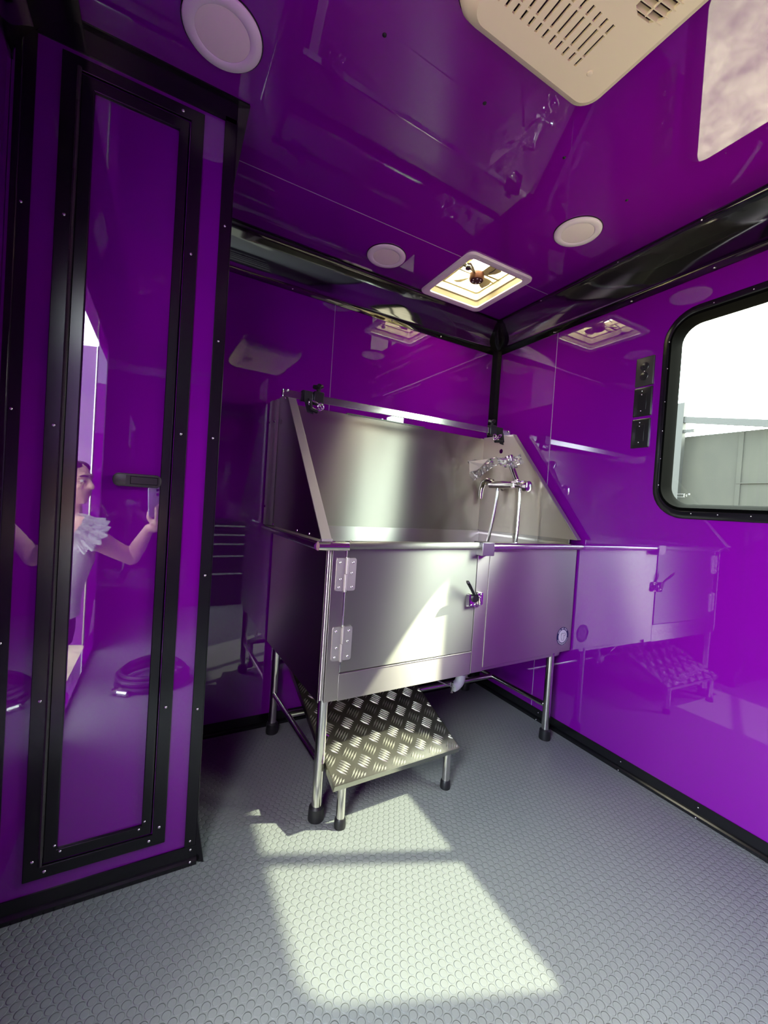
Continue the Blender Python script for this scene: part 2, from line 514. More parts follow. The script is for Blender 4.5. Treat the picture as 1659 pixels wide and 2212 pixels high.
for y in (1.43, 1.05, 0.76, 0.45):
    for d, z in ((.004, ZC - .130), (.108, ZC - .005)):
        bm = Bm(); dome(bm, (xr - d, y, z), (-1, 0, -.3) if d < .05 else (0, 0, -1), .004, .003, 8); obj('screw', bm, SCREW, t2)
for x in (0.45, 0.95, 1.25):
    bm = Bm(); dome(bm, (x, back_y(x) - .0035, ZC - .130), (0, -1, 0), .004, .003, 8); obj('screw', bm, SCREW, t1)

# flat trim at the top of the partition, and its flared end piece
bm = Bm()
box(bm, LW, PX + .001, PY - .004, PY, ZC - .062, ZC); box(bm, LW, PX + .03, PY - .012, PY, ZC - .004, ZC)
v = [bm.verts.new(p) for p in ((PX, PY, ZC), (PX + .032, PY - .008, ZC), (PX, PY, ZC - .24), (PX, PY + .3, ZC), (PX + .032, PY + .3, ZC), (PX, PY + .3, ZC - .24))]
for f in ((0, 1, 2), (3, 5, 4), (1, 4, 5, 2), (0, 3, 4, 1), (0, 2, 5, 3)): bm.faces.new([v[i] for i in f])
t5 = struct(obj('trim_5', bm, BLACK, smooth=False), 'black trim where the closet wall meets the ceiling', 'trim')
# vertical corner trims on the partition
bm = Bm(); box(bm, .097, PX + .002, PY - .004, PY, .03, ZC - .05); box(bm, PX - .001, PX + .003, PY - .004, PY + .03, .03, ZC - .05)
t6 = struct(obj('trim_6', bm, BLACK, smooth=False, bevel=.0012), 'black vertical corner trim at the edge of the closet wall', 'trim')
for z in (.06, .42, .78, 1.145, 1.4, 1.7):
    bm = Bm(); dome(bm, (.110, PY - .004, z), (0, -1, 0), .0035, .0025, 8); obj('screw', bm, SCREW, t6)
bm = Bm(); box(bm, -.318, -.283, PY - .004, PY, .03, ZC - .05); tube(bm, [(-.306, PY - .005, .04), (-.306, PY - .005, ZC - .06)], .0018, 6)
t7 = struct(obj('trim_7', bm, BLACK, smooth=False), 'black vertical corner trim left of the closet door', 'trim')
for z in (.3, .64, 1.155, 1.6):
    bm = Bm(); dome(bm, (-.298, PY - .004, z), (0, -1, 0), .0035, .0025, 8); obj('screw', bm, SCREW, t7)
# corner post between back and right wall
bm = Bm()
cx, cy = xr, yb
tube(bm, [(cx - .012, cy - .012, .03), (cx - .012, cy - .012, ZC - .11)], .0025, 6)
for a in (0,):
    v = [(cx, cy), (cx - .040, cy), (cx - .040, cy - .004), (cx - .014, cy - .014), (cx - .004, cy - .034), (cx, cy - .034)]
    loft(bm, [[(x, y, z) for x, y in v] for z in (.03, ZC - .12)], cap0=True, cap1=True)
t8 = struct(obj('trim_8', bm, BLACK, smooth=False), 'black vertical trim in the corner behind the tub', 'trim')

# baseboards
BP = [(0, 0), (.016, 0), (.0155, .010), (.010, .014), (.004, .016), (.0035, .052), (0, .052)]


def baseboard(name, label, p0, p1, n, ends=()):
    bm = Bm(); prof_extrude(bm, BP, p0, p1, n)
    return struct(obj(name, bm, BLACK, smooth=False), label, 'baseboard')


b_r = baseboard('baseboard_right', 'black floor trim under the window wall', (RW, 1.815, 0), (RW, FW, 0), (-1, 0, 0))
b_b = baseboard('baseboard_back', 'black floor trim behind the tub', (PX, back_y(PX), 0), (RW, yb, 0), (0, -1, 0))
baseboard('baseboard_left', 'black floor trim on the wall beside the closet', (LW, PY, 0), (LW, DY1 + .03, 0), (1, 0, 0))
bm = Bm(); prof_extrude(bm, [(0, 0), (.016, 0), (.0155, .010), (.010, .014), (.006, .016), (.0045, .046), (0, .046)], (LW, PY, 0), (PX + .004, PY, 0), (0, -1, 0))
v = [bm.verts.new(p) for p in ((PX, PY - .004, 0), (PX + .022, PY - .016, 0), (PX + .002, PY - .004, .115), (PX, PY + .25, 0), (PX + .022, PY + .25, 0), (PX + .002, PY + .25, .115))]
for f in ((0, 1, 2), (3, 5, 4), (1, 4, 5, 2), (0, 3, 4, 1), (0, 2, 5, 3)): bm.faces.new([v[i] for i in f])
b_p = struct(obj('baseboard_partition', bm, BLACK, smooth=False), 'black floor trim along the closet wall', 'baseboard')
for x in (-.28, .112):
    bm = Bm(); dome(bm, (x, PY - .005, .036), (0, -1, 0), .0035, .0025, 8); obj('screw', bm, SCREW, b_p)
    bm = Bm(); dome(bm, (x, PY - .014, .010), (0, -1, .5), .0035, .0025, 8); obj('screw', bm, SCREW, b_p)
for y in (.68, .95, 1.36):
    bm = Bm(); dome(bm, (RW - .004, y, .036), (-1, 0, 0), .003, .0025, 8); obj('screw', bm, SCREW, b_r)
    bm = Bm(); dome(bm, (RW - .016, y, .005), (-1, 0, .2), .003, .0025, 8); obj('screw', bm, SCREW, b_r)

# ------------------------------------------------------------------ closet door in the partition
door = thing('door_1', 'tall narrow purple closet door framed in black', 'door', (0, PY, 0), kind='structure')
bm = Bm()
o0, o1, z0, z1 = -.240, .049, .080, 1.955
plate(bm, rect(o0, o1, z0, z1), [rect(OX0 - .001, OX1 + .001, OZ0 - .001, OZ1 + .001)], lambda a, b, d: (a, -d, b), .007)
obj('door_frame', bm, BLACK, door, smooth=False, bevel=.0015)
bm = Bm()
plate(bm, rect(OX0 + .003, OX1 - .003, OZ0 + .003, OZ1 - .003), [rect(-.178, -.0065, .1395, 1.894)], lambda a, b, d: (a, .004 - d, b), .010)
obj('leaf_edging', bm, BLACK, door, smooth=False, bevel=.002)
bm = Bm(); box(bm, OX0 + .004, OX1 - .004, .002, .012, OZ0 + .004, OZ1 - .004)
obj('door_panel', bm, PURPLE, door, smooth=False)
bm = Bm(); tube(bm, [(OX0 - .001, -.007, OZ0), (OX0 - .001, -.007, OZ1)], .0035, 10)
k = 0
for z in [OZ0 + .02 + i * .0254 for i in range(71)]:
    lathe(bm, [(.0042, 0), (.0042, .0236)], (OX0 - .001, -.007, z), (0, 0, 1), 8)
obj('piano_hinge', bm, GUNMETAL, door)
bm = Bm()
loft(bm, [[(a, -.006, b) for a, b in rrect(-.107, -.003, 1.003, 1.035, .014)], [(a, -.013, b) for a, b in rrect(-.106, -.004, 1.004, 1.034, .0135)],
          [(a, -.0145, b) for a, b in rrect(-.103, -.007, 1.007, 1.031, .011)]], cap0=True, cap1=True)
h = obj('door_handle', bm, GUNMETAL, door)
bm = Bm(); plate(bm, rect(-.079, -.008, 1.007, 1.031), [rect(-.070, -.011, 1.0095, 1.0285)], lambda a, b, d: (a, -.0140 - d, b), .0035)
obj('handle_recess', bm, PLASTICB, h, smooth=False)
bm = Bm(); box(bm, -.0695, -.0115, -.0165, -.0138, 1.010, 1.028)
obj('latch_paddle', bm, PLASTICB, h, bevel=.001)
for x, z in ((-.223, .125), (-.223, .5), (-.223, 1.13), (-.223, 1.6), (.034, .125), (.034, .44), (.034, 1.145), (.034, 1.6), (-.2, .095), (.012, .095), (.0, 1.94)):
    bm = Bm(); dome(bm, (x, -.007, z), (0, -1, 0), .004, .0028, 8); obj('screw', bm, SCREW, door)
for x, z in ((-.183, .15), (-.172, .133), (-.012, .133), (0, .15)):
    bm = Bm(); dome(bm, (x, -.006, z), (0, -1, 0), .0032, .0025, 8); obj('screw', bm, SCREW, door)

# ------------------------------------------------------------------ window
win = thing('window_1', 'rounded black framed window in the right wall', 'window', (RW, 0, 0), kind='structure')


def wring(inset, d):
    return [(d, a, b) for a, b in rrect(WY0 - .042 + inset, WY1 + .042 - inset, WZ0 - .055 + inset * 1.31, WZ1 + .050 - inset * 1.19, max(.112 - inset * 1.1, .045), 8)]


bm = Bm()
loft(bm, [wring(0, .001), wring(0, -.005), wring(.004, -.008), wring(.018, -.0085), wring(.021, -.0055)])
wf = obj('window_frame', bm, BLACK, win, angle=40)
bm = Bm(); loft(bm, [wring(.021, -.0055), wring(.025, -.0055), wring(.027, -.009), wring(.030, -.008), wring(.031, -.004), wring(.036, .014), wring(.040, .030), wring(.042, .044)])
obj('window_reveal', bm, MATTE, win, angle=40)
bm = Bm(); box(bm, .022, .036, .508, .552, WZ0 - .01, WZ1 + .01)
obj('window_mullion', bm, BLACK, win, bevel=.003)
bm = Bm(); pts = rrect(WY0 - .012, WY1 + .012, WZ0 - .012, WZ1 + .012, .05, 8)
loft(bm, [[(.037, a, b) for a, b in pts]], cap1=True)
gl = obj('window_glass', bm, GLASS, win, smooth=False)
bm = Bm()
for (a, b, c, d) in ((.815, .843, 1.1085, 1.1105), (.815, .841, 1.098, 1.0995)): box(bm, .0350, .0362, a, b, c, d)
box(bm, .0350, .0362, .817, .819, 1.1, 1.108); box(bm, .0350, .0362, .808, .810, 1.1, 1.108); box(bm, .0350, .0362, .808, .819, 1.1035, 1.105)
lathe(bm, [(.0035, 0), (.0035, .0008)], (.0350, .801, 1.109), (1, 0, 0), 10)
obj('etched_mark', bm, FROST, gl, smooth=False)
scr = [(WY1 + .020, z) for z in (1.14, 1.24, 1.345, 1.455, 1.58, 1.68)] + [(y, WZ0 - .036) for y in (.77, .69, .60, .5, .4, .3)] + [(y, WZ1 + .036) for y in (.75, .64, .5, .36)]
for y, z in scr:
    bm = Bm(); dome(bm, (-.0085, y, z), (-1, 0, 0), .0026, .0018, 8); obj('screw', bm, SCREW, win)

# ------------------------------------------------------------------ tub
TUBR = rad(2.0)
TO = (.447, 1.172, 0)
tub = thing('grooming_tub', 'stainless steel dog washing tub on four tubular legs with hinged side door', 'tub', TO, TUBR)
U1, V1, ZB, ZR = 1.208, .60, .380, .852


def tp(name, bm, m, parent=None, **kw):
    return obj(name, bm, m, parent or tub, **kw)


# basin: outer side and back sheets, inner walls and sloping floor
bm = Bm()
box(bm, 0, .003, .004, V1, ZB, ZR)                     # left sheet
box(bm, U1 - .003, U1, .004, V1, .394, ZR)             # right sheet
box(bm, 0, U1, V1 - .003, V1, .39, ZR)                 # back sheet
v = [bm.verts.new(p) for p in ((.003, .012, .47), (.003, .58, .47), (1.16, .58, .50), (1.16, .012, .50), (.003, .012, .46), (.003, .58, .46), (1.16, .58, .49), (1.16, .012, .49))]
for f in ((0, 1, 2, 3), (7, 6, 5, 4), (0, 3, 7, 4), (1, 5, 6, 2), (0, 4, 5, 1), (3, 2, 6, 7)): bm.faces.new([v[i] for i in f])
box(bm, .003, 1.16, .577, .58, .46, .886)              # inner back
box(bm, 1.157, 1.16, .005, .58, .46, .897)             # inner right
box(bm, .018, .021, .03, .58, .46, .87)                # inner left
box(bm, .021, 1.157, .5775, .583, .880, .886)
tp('basin', bm, STEEL, smooth=False)
bm = Bm(); box(bm, .01, 1.2, .02, V1 - .01, .383, .393)
tp('underpan', bm, STEEL, smooth=False)
# front sheets
bm = Bm(); box(bm, .018, .064, -.001, .012, .379, .850)
tube(bm, [(.009, .005, .388), (.009, .005, .850)], .0085, 14)
tp('corner_post', bm, STEEL, bevel=.001)
bm = Bm(); box(bm, .064, .612, -.001, .012, .376, .460); tube(bm, [(.064, .001, .461), (.612, .001, .461)], .0035, 10)
tp('sill_panel', bm, STEEL, bevel=.001)
bm = Bm(); box(bm, .614, .674, -.0015, .012, .379, .850)
tp('door_jamb', bm, STEEL, bevel=.001)
bm = Bm(); box(bm, .674, U1, -.004, .006, .395, .852); tube(bm, [(U1 - .002, -.001, .396), (U1 - .002, -.001, .85)], .0035, 10)
tp('front_panel', bm, STEEL, bevel=.001)
bm = Bm(); box(bm, .674, 1.148, .008, .02, .376, .40); tube(bm, arc((1.150, .014, .400), (1.166, .014, .362), (1.128, .03, .372), 8), .004, 8)
tp('lower_rail', bm, STEEL, bevel=.001)
# rim
bm = Bm()
R_ = .0135
tube(bm, [(-.038, -.018, .864), (.060, -.018, .864)], R_, 16)
tube(bm, [(.614, -.018, .866), (1.200, -.018, .867), (1.226, -.018, .867), (1.236, -.016, .867)], [R_, R_, R_ * .95, R_ * .5], 16)
box(bm, -.038, .062, -.016, .02, .866, .877); box(bm, .614, 1.232, -.016, .014, .868, .880)
tube(bm, [(-.038, -.018, .864), (-.038, .61, .870)], R_ * .9, 16); box(bm, -.04, .018, -.016, .61, .868, .879)
box(bm, 1.155, 1.225, .0, .61, .870, .880); tube(bm, [(1.226, -.01, .867), (1.226, .60, .870)], R_ * .9, 16)
box(bm, 0, 1.2, .585, .61, .868, .882)
tp('rim', bm, POLISHED)
# tub door
td = bpy.data.objects.new('tub_door', None); COL.objects.link(td); td.parent = tub
bm = Bm(); box(bm, .0665, .608, -.004, .010, .467, .862); tube(bm, [(.062, -.013, .8665), (.610, -.013, .8685)], .0125, 16)
box(bm, .062, .61, -.012, .012, .866, .878)
obj('door_leaf', bm, DOORSTEEL, td, bevel=.001)
bm = Bm(); tube(bm, arc((.063, -.018, .852), (.066, -.020, .882), (.075, -.005, .880), 6), .0028, 8)
tube(bm, [(.063, -.003, .852), (.0645, -.003, .468)], .0028, 8)
obj('door_edge', bm, CHROME, td)


def hinge(zt, zb):
    hg = bpy.data.objects.new('hinge', None); COL.objects.link(hg); hg.parent = tub
    bm = Bm()
    loft(bm, [[(a, -.001, b) for a, b in rrect(.033, .062, zb, zt, .007)], [(a, -.0045, b) for a, b in rrect(.033, .062, zb, zt, .007)]], cap0=True, cap1=True)
    loft(bm, [[(a, -.004, b) for a, b in rrect(.068, .0985, zb, zt, .007)], [(a, -.0072, b) for a, b in rrect(.068, .0985, zb, zt, .007)]], cap0=True, cap1=True)
    tube(bm, [(.0645, -.006, zb - .003), (.0645, -.006, zb + .052)], .0052, 12); tube(bm, [(.067, -.006, zb + .053), (.067, -.006, zt + .002)], .0052, 12)
    obj('hinge_leaves', bm, SATIN, hg)
    for a, b in ((.043, zt - .014), (.047, zt - .066), (.043, zb + .011), (.086, zt - .014), (.083, zt - .047), (.086, zb + .011)):
        bm = Bm(); dome(bm, (a, -.0045 if a < .06 else -.0072, b), (0, -1, 0), .0048, .0035, 12); obj('rivet', bm, CHROME, hg)


hinge(.826, .724); hinge(.612, .506)
# latch
lt = bpy.data.objects.new('latch', None); COL.objects.link(lt); lt.parent = tub
bm = Bm()
loft(bm, [[(a, -.004, b) for a, b in rrect(.566, .609, .636, .690, .006)], [(a, -.016, b) for a, b in rrect(.570, .606, .640, .688, .006)], [(a, -.018, b) for a, b in rrect(.574, .603, .644, .684, .005)]], cap0=True, cap1=True)
obj('latch_plate', bm, CHROME, lt, bevel=.001)
bm = Bm(); loft(bm, [[(a, -.0015, b) for a, b in rrect(.614, .646, .640, .692, .006)], [(a, -.012, b) for a, b in rrect(.616, .644, .642, .690, .006)]], cap0=True, cap1=True)
tube(bm, [(.620, -.016, .676), (.622, -.020, .655), (.622, -.018, .646)], .007, 12)
obj('keeper', bm, CHROME, lt, bevel=.001)
bm = Bm(); lathe(bm, [(.017, 0), (.017, .008), (.015, .010)], (.594, -.016, .674), (0, -1, 0), 20)
tube(bm, [(.588, -.022, .684), (.570, -.029, .704), (.551, -.037, .722), (.532, -.045, .739)], [.0055, .0060, .0068, .0068], 12, squash=(1, .7))
obj('lever', bm, PLASTICB, lt)
bm = Bm(); tube(bm, [(.533, -.0446, .738), (.528, -.047, .743)], .0062, 12, squash=(1, .7)); obj('lever_tip', bm, CHROME, lt)
for a, b, r in ((.594, .668, .0075), (.580, .648, .004), (.597, .648, .004), (.631, .683, .0045), (.633, .650, .0045), (.612, .672, .005)):
    bm = Bm(); dome(bm, (a, -.018 if a < .61 else -.013, b), (0, -1, 0), r, r * .8, 12); obj('rivet', bm, CHROME, lt)
# cap bracket over the jamb
bm = Bm(); box(bm, .602, .662, -.036, .014, .832, .883)
tp('corner_cap', bm, CAPST, bevel=.002)
# splash panels
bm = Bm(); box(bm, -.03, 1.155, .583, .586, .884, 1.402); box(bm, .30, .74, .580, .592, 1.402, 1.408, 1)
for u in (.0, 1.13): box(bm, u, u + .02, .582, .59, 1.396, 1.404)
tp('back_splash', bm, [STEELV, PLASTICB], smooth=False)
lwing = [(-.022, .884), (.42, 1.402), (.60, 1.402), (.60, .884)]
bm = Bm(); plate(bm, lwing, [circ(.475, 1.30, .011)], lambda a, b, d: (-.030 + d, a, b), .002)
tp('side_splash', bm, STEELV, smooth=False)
bm = Bm()
n_ = Vector((0, -(1.402 - .884), .442)).normalized()
for (u0, u1, dz) in ((-.031, .001, 0),):
    a = [Vector((u, v, z)) for u in (u0, u1) for (v, z) in ((-.024, .886), (.419, 1.404))]
    loft(bm, [[a[0], a[1], a[3], a[2]], [q + n_ * .0022 for q in (a[0], a[1], a[3], a[2])]], cap0=True, cap1=True)
box(bm, -.033, .001, -.034, -.02, .880, .888)
tp('splash_flange', bm, SATIN, smooth=False, bevel=.0008)
bm = Bm()
loft(bm, [[(-.030, .515, z), (-.038, .525, z), (-.038, .555, z), (-.046, .565, z), (-.046, .60, z), (-.030, .60, z)] for z in (.884, 1.398)], cap0=True, cap1=True)
tp('rear_angle', bm, SATIN, smooth=False)
for v_, z in ((.585, 1.31), (.545, 1.31), (.585, .96), (.43, 1.385), (.20, .892), (.08, .892), (.50, .890)):
    bm = Bm(); dome(bm, (-.046 if v_ > .56 else (-.038 if v_ > .52 else -.031), v_, z), (-1, 0, 0), .0055, .004, 10); tp('rivet', bm, CHROME)
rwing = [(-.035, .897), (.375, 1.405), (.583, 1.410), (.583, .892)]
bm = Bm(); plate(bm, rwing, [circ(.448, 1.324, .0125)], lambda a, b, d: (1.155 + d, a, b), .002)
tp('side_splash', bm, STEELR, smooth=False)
bm = Bm()
n_ = Vector((0, -(1.405 - .897), .41)).normalized()
a = [Vector((u, v, z)) for u in (1.154, 1.180) for (v, z) in ((-.036, .898), (.374, 1.406))]
loft(bm, [[a[0], a[1], a[3], a[2]], [q + n_ * .0022 for q in (a[0], a[1], a[3], a[2])]], cap0=True, cap1=True)
tp('splash_flange', bm, SATIN, smooth=False, bevel=.0008)
# top rail
bm = Bm(); loft(bm, [[(u, .40 + dv, z + dz) for dv, dz in ((-.004, -.014), (.004, -.014), (.004, .014), (-.004, .014))] for u, z in ((-.052, 1.396), (1.158, 1.412))], cap0=True, cap1=True)
tube(bm, [(-.054, .40, 1.396), (-.050, .40, 1.396)], .010, 10)
tp('tether_rail', bm, RAIL, smooth=False, bevel=.001)
for u, z in ((-.035, 1.408), (1.146, 1.421)):
    bm = Bm(); dome(bm, (u, .394, z), (0, -1, .6), .006, .005, 12); tp('rivet', bm, CHROME)


def legs(u, v, ztop):
    bm = Bm(); tube(bm, [(u, v, .01), (u, v, ztop)], .0165, 24)
    lg = tp('leg', bm, POLISHED)
    bm = Bm(); lathe(bm, [(.0245, 0), (.0255, .006), (.0235, .040), (.0175, .046)], (u, v, 0), seg=24)
    obj('rubber_foot', bm, RUBBER, lg)


legs(.026, .021, .388); legs(1.110, .022, .392); legs(.030, .552, .392); legs(1.110, .552, .392)
for a, b, r in (((.028, .02, .172), (.030, .55, .166), .011), ((1.110, .02, .150), (1.110, .55, .150), .011), ((.03, .36, .168), (1.110, .36, .150), .012)):
    bm = Bm(); tube(bm, [a, b], r, 16); tp('crossbar', bm, POLISHED)
bm = Bm(); tube(bm, [(1.110, .036, .150), (1.110, .075, .150)], .0125, 16); tp('weld_collar', bm, CHROME)
bm = Bm(); tube(bm, [(.752, .2, .384), (.752, .2, .275)], .0185, 18); tube(bm, [(.752, .2, .277)] + arc((.752, .2, .268), (.752, .2, .232), (.712, .2, .226), 8), [.021] * 10, 18)
tp('drain_pipe', bm, PVC)
bm = Bm(); box(bm, -.002, .002, -.006, .006, 0, .19, M=Matrix.Translation((.575, .2, .292)) @ Matrix.Rotation(rad(116), 4, 'Y'))
tube(bm, [(.705, .2, .205), (.702, .195, .25)], .005, 10); dome(bm, (.705, .2, .205), (0, 0, -1), .007, .006)
tp('drain_bracket', bm, POLISHED)
# round sticker
st = bpy.data.objects.new('round_sticker', None); COL.objects.link(st); st.parent = tub
st.location = (1.148, -.0042, .466)
bm = Bm(); lathe(bm, [(.0405, 0), (.0405, .0005)], (0, 0, 0), (0, -1, 0), 40); obj('sticker_ring', bm, NAVY, st, smooth=False)
bm = Bm(); lathe(bm, [(.0285, 0), (.0285, .0009)], (0, 0, 0), (0, -1, 0), 40); obj('sticker_disc', bm, STICKW, st, smooth=False)
for arc_ in (list(range(40, 150, 9)), list(range(205, 345, 11))):
    bm = Bm()
    for a in arc_:
        if a in (76, 112): continue
        v = [bm.verts.new((r * cos(rad(q)), -.0008, r * sin(rad(q)))) for r, q in ((.0315, a), (.0380, a), (.0380, a + 6), (.0315, a + 6))]
        bm.faces.new(v)
    obj('ring_lettering', bm, STICKW, st, smooth=False)
bm = Bm()
tube(bm, [(-.011, -.001, .012), (-.012, -.001, -.004), (-.006, -.001, -.018), (.003, -.001, -.020), (.009, -.001, -.006), (.008, -.001, .006)], .0009, 5)
tube(bm, [(-.013, -.001, .006), (-.006, -.001, .015), (.002, -.001, .012), (.010, -.001, .014), (.017, -.001, .010), (.014, -.001, .001), (.008, -.001, .002)], .0012, 5)
obj('ink_drawing', bm, INK, st)

# faucet
fa = bpy.data.objects.new('faucet', None); COL.objects.link(fa); fa.parent = tub
bm = Bm()
tube(bm, [(1.085, .285, 1.137), (1.085, .31, 1.137), (1.085, .35, 1.138), (1.085, .40, 1.138), (1.085, .436, 1.140)], [.018, .019, .021, .019, .020], 18)
for v_ in (.415, .275): tube(bm, [(1.09, v_, 1.137), (1.154, v_, 1.137)], .012, 16); lathe(bm, [(.026, 0), (.026, .004), (.018, .012)], (1.1545, v_, 1.137), (-1, 0, 0), 24)
tube(bm, [(1.085, .385, 1.126), (1.085, .385, 1.108)], [.008, .010], 12); tube(bm, [(1.085, .24, 1.12), (1.085, .24, 1.104)], [.009, .009], 12)
obj('mixer_body', bm, CHROME, fa)
bm = Bm(); tube(bm, [(1.085, .425, 1.150), (1.075, .450, 1.158), (1.066, .470, 1.146), (1.062, .479, 1.115), (1.062, .482, 1.085), (1.062, .480, 1.062)], [.018, .020, .018, .0155, .0145, .011], 14)
obj('mixer_handle', bm, CHROME, fa)
bm = Bm(); tube(bm, [(1.085, .262, 1.137), (1.085, .225, 1.137)], [.018, .020], 18); lathe(bm, [(.025, -.002), (.026, .004), (.026, .022), (.020, .026)], (1.085, .208, 1.128), (0, -1, 0), 24)
lathe(bm, [(.013, 0), (.013, .024), (.009, .027)], (1.072, .235, 1.145), (-1, 0, .2), 18)
obj('diverter_knob', bm, CHROME, fa)
bm = Bm(); tube(bm, [(1.08, .250, 1.146), (1.079, .262, 1.168), (1.078, .292, 1.224), (1.078, .302, 1.245)], [.011, .0135, .014, .012], 14)
lathe(bm, [(.012, -.01), (.014, 0), (.026, .022), (.027, .034), (.022, .037)], (1.078, .303, 1.244), (-.25, .35, .75), 22)
obj('hand_sprayer', bm, CHROME, fa)
bm = Bm()
tube(bm, arc((1.085, .385, 1.112), (1.080, .386, .98), (1.055, .412, .80), 14), .0075, 10)
obj('hose', bm, POLISHED, fa)
bm = Bm(); tube(bm, arc((1.085, .240, 1.110), (1.085, .232, .98), (1.080, .240, .80), 14), .0075, 10)
obj('hose', bm, POLISHED, fa)

# plastic packaging draped over the sprayer
pk = thing('packaging_bag', 'crumpled clear plastic packaging draped over the tub faucet', 'packaging', TO, TUBR)
bm = Bm()
quad = [((.565, 1.272), (.520, 1.152)), ((.50, 1.268), (.46, 1.178)), ((.43, 1.266), (.40, 1.205)), ((.35, 1.272), (.34, 1.235)), ((.29, 1.262), (.28, 1.215)), ((.235, 1.268), (.22, 1.212)), ((.198, 1.277), (.182, 1.236))]
nx, nz_ = 48, 18
grid = []
for i in range(nx + 1):
    t = i / nx * (len(quad) - 1); k = min(int(t), len(quad) - 2); f = t - k
    a0 = Vector(quad[k][0]).lerp(Vector(quad[k + 1][0]), f); b0 = Vector(quad[k][1]).lerp(Vector(quad[k + 1][1]), f)
    col = []
    for j in range(nz_ + 1):
        p = a0.lerp(b0, j / nz_)
        q = Vector((p.x * 40, p.y * 40, 1.7))
        du = noise.noise(q) * .012 + noise.noise(q * 2.3) * .006 + abs(noise.noise(q * .9)) * .01
        col.append(bm.verts.new((1.030 - du, p.x + noise.noise(q + Vector((5, 1, 0))) * .004, p.y + noise.noise(q + Vector((9, 3, 0))) * .005)))
    grid.append(col)
for i in range(nx):
    for j in range(nz_):
        bm.faces.new((grid[i][j], grid[i + 1][j], grid[i + 1][j + 1], grid[i][j + 1]))
obj('plastic_film', bm, FILM, pk, angle=25)
bm = Bm()
P = [(.500, 1.262), (.362, 1.268), (.395, 1.243), (.420, 1.225), (.450, 1.212), (.492, 1.205)]
loft(bm, [[(1.000 + .004 * sin(a * 60), a + .016, b - .006) for a, b in P], [(1.0008 + .004 * sin(a * 60), a + .016, b - .006) for a, b in P]], cap0=True, cap1=True)
obj('paper_insert', bm, PAPER, pk, smooth=False)

# tether clamps on the rail


def clamp(name, label, u, flip):
    t = thing(name, label, 'clamp', TO, TUBR, 'tether clamps on the tub rail')
    zr = 1.396 + .0132 * (u + .052)
    s = -1 if flip else 1
    bm = Bm(); box(bm, u - .020, u + .022, .3855, .3950, zr - .024, zr + .026); box(bm, u - .020, u + .022, .4050, .4145, zr - .024, zr + .026); box(bm, u - .020, u + .022, .3950, .4050, zr + .0165, zr + .026)
    obj('clamp_body', bm, PLASTICB, t, bevel=.003)
    bm = Bm(); tube(bm, [(u, .40, zr + .02), (u + .002 * s, .40, zr + .042)], [.009, .007], 12)
    for k in range(3):
        a = rad(20 + 120 * k)
        tube(bm, [(u, .40, zr + .044), (u + .020 * cos(a), .40 + .020 * sin(a), zr + .048 + .006 * (k == 0))], [.010, .008], 12)
    dome(bm, (u, .40, zr + .046), (0, 0, 1), .012, .007, 14)
    obj('star_knob', bm, PLASTICB, t)
    bm = Bm()
    us = u - .046 * s
    loft(bm, [[(us - .016, .386, zr + .018), (us + .014, .386, zr + .016), (us + .014, .383, zr + .016), (us - .016, .383, zr + .018)],
              [(us - .014, .384, zr - .020), (us + .018, .384, zr - .020), (us + .018, .380, zr - .020), (us - .014, .380, zr - .020)],
              [(us + .000, .385, zr - .062), (us + .026, .385, zr - .066), (us + .026, .381, zr - .066), (us + .000, .381, zr - .062)]], cap0=True, cap1=True)
    box(bm, us - .020, us + .020, .387, .395, zr - .018, zr + .021); box(bm, us - .020, us + .020, .405, .413, zr - .018, zr + .021); box(bm, us - .020, us + .020, .395, .405, zr + .016, zr + .021)
    tube(bm, [(us + .006, .378, zr - .01), (us + .012, .374, zr - .05), (us + .04 * s, .378, zr - .055)], .008, 10)
    obj('webbing_strap', bm, WEB, t, bevel=.001)
    bm = Bm()
    ring = [(u - .018 * s + .026 * cos(a) * s + .008 * sin(a), .374, zr - .034 + .011 * sin(a) - .012 * cos(a)) for a in [2 * pi * k / 24 for k in range(24)]]
    tube(bm, ring, .0032, 10, closed=True)
    tube(bm, [(u + .004 * s + .012 * cos(a), .372, zr - .034 + .012 * sin(a)) for a in [2 * pi * k / 18 for k in range(18)]], .003, 8, closed=True)
    obj('snap_ring', bm, CHROME, t)
    return t


clamp('tether_clamp', 'black clamp with knob, strap and snap at the left end of the tub rail', .088, False)
clamp('tether_clamp', 'black clamp with knob and snap at the corner end of the tub rail', 1.030, True)

# ------------------------------------------------------------------ ramp / step
rp = thing('step_ramp', 'tread plate step sloping out from under the tub on two short legs', 'step', TO, TUBR)
ru0, ru1, rv0, rz0 = .0450, .531, -.060, .1475
sl = .405
L_ = .52
ang = math.atan(sl)
RM = Matrix.Translation((ru0, rv0, rz0)) @ Matrix.Rotation(ang, 4, 'X')


def rx(s, t, h):
    return RM @ Vector((s, t, h))


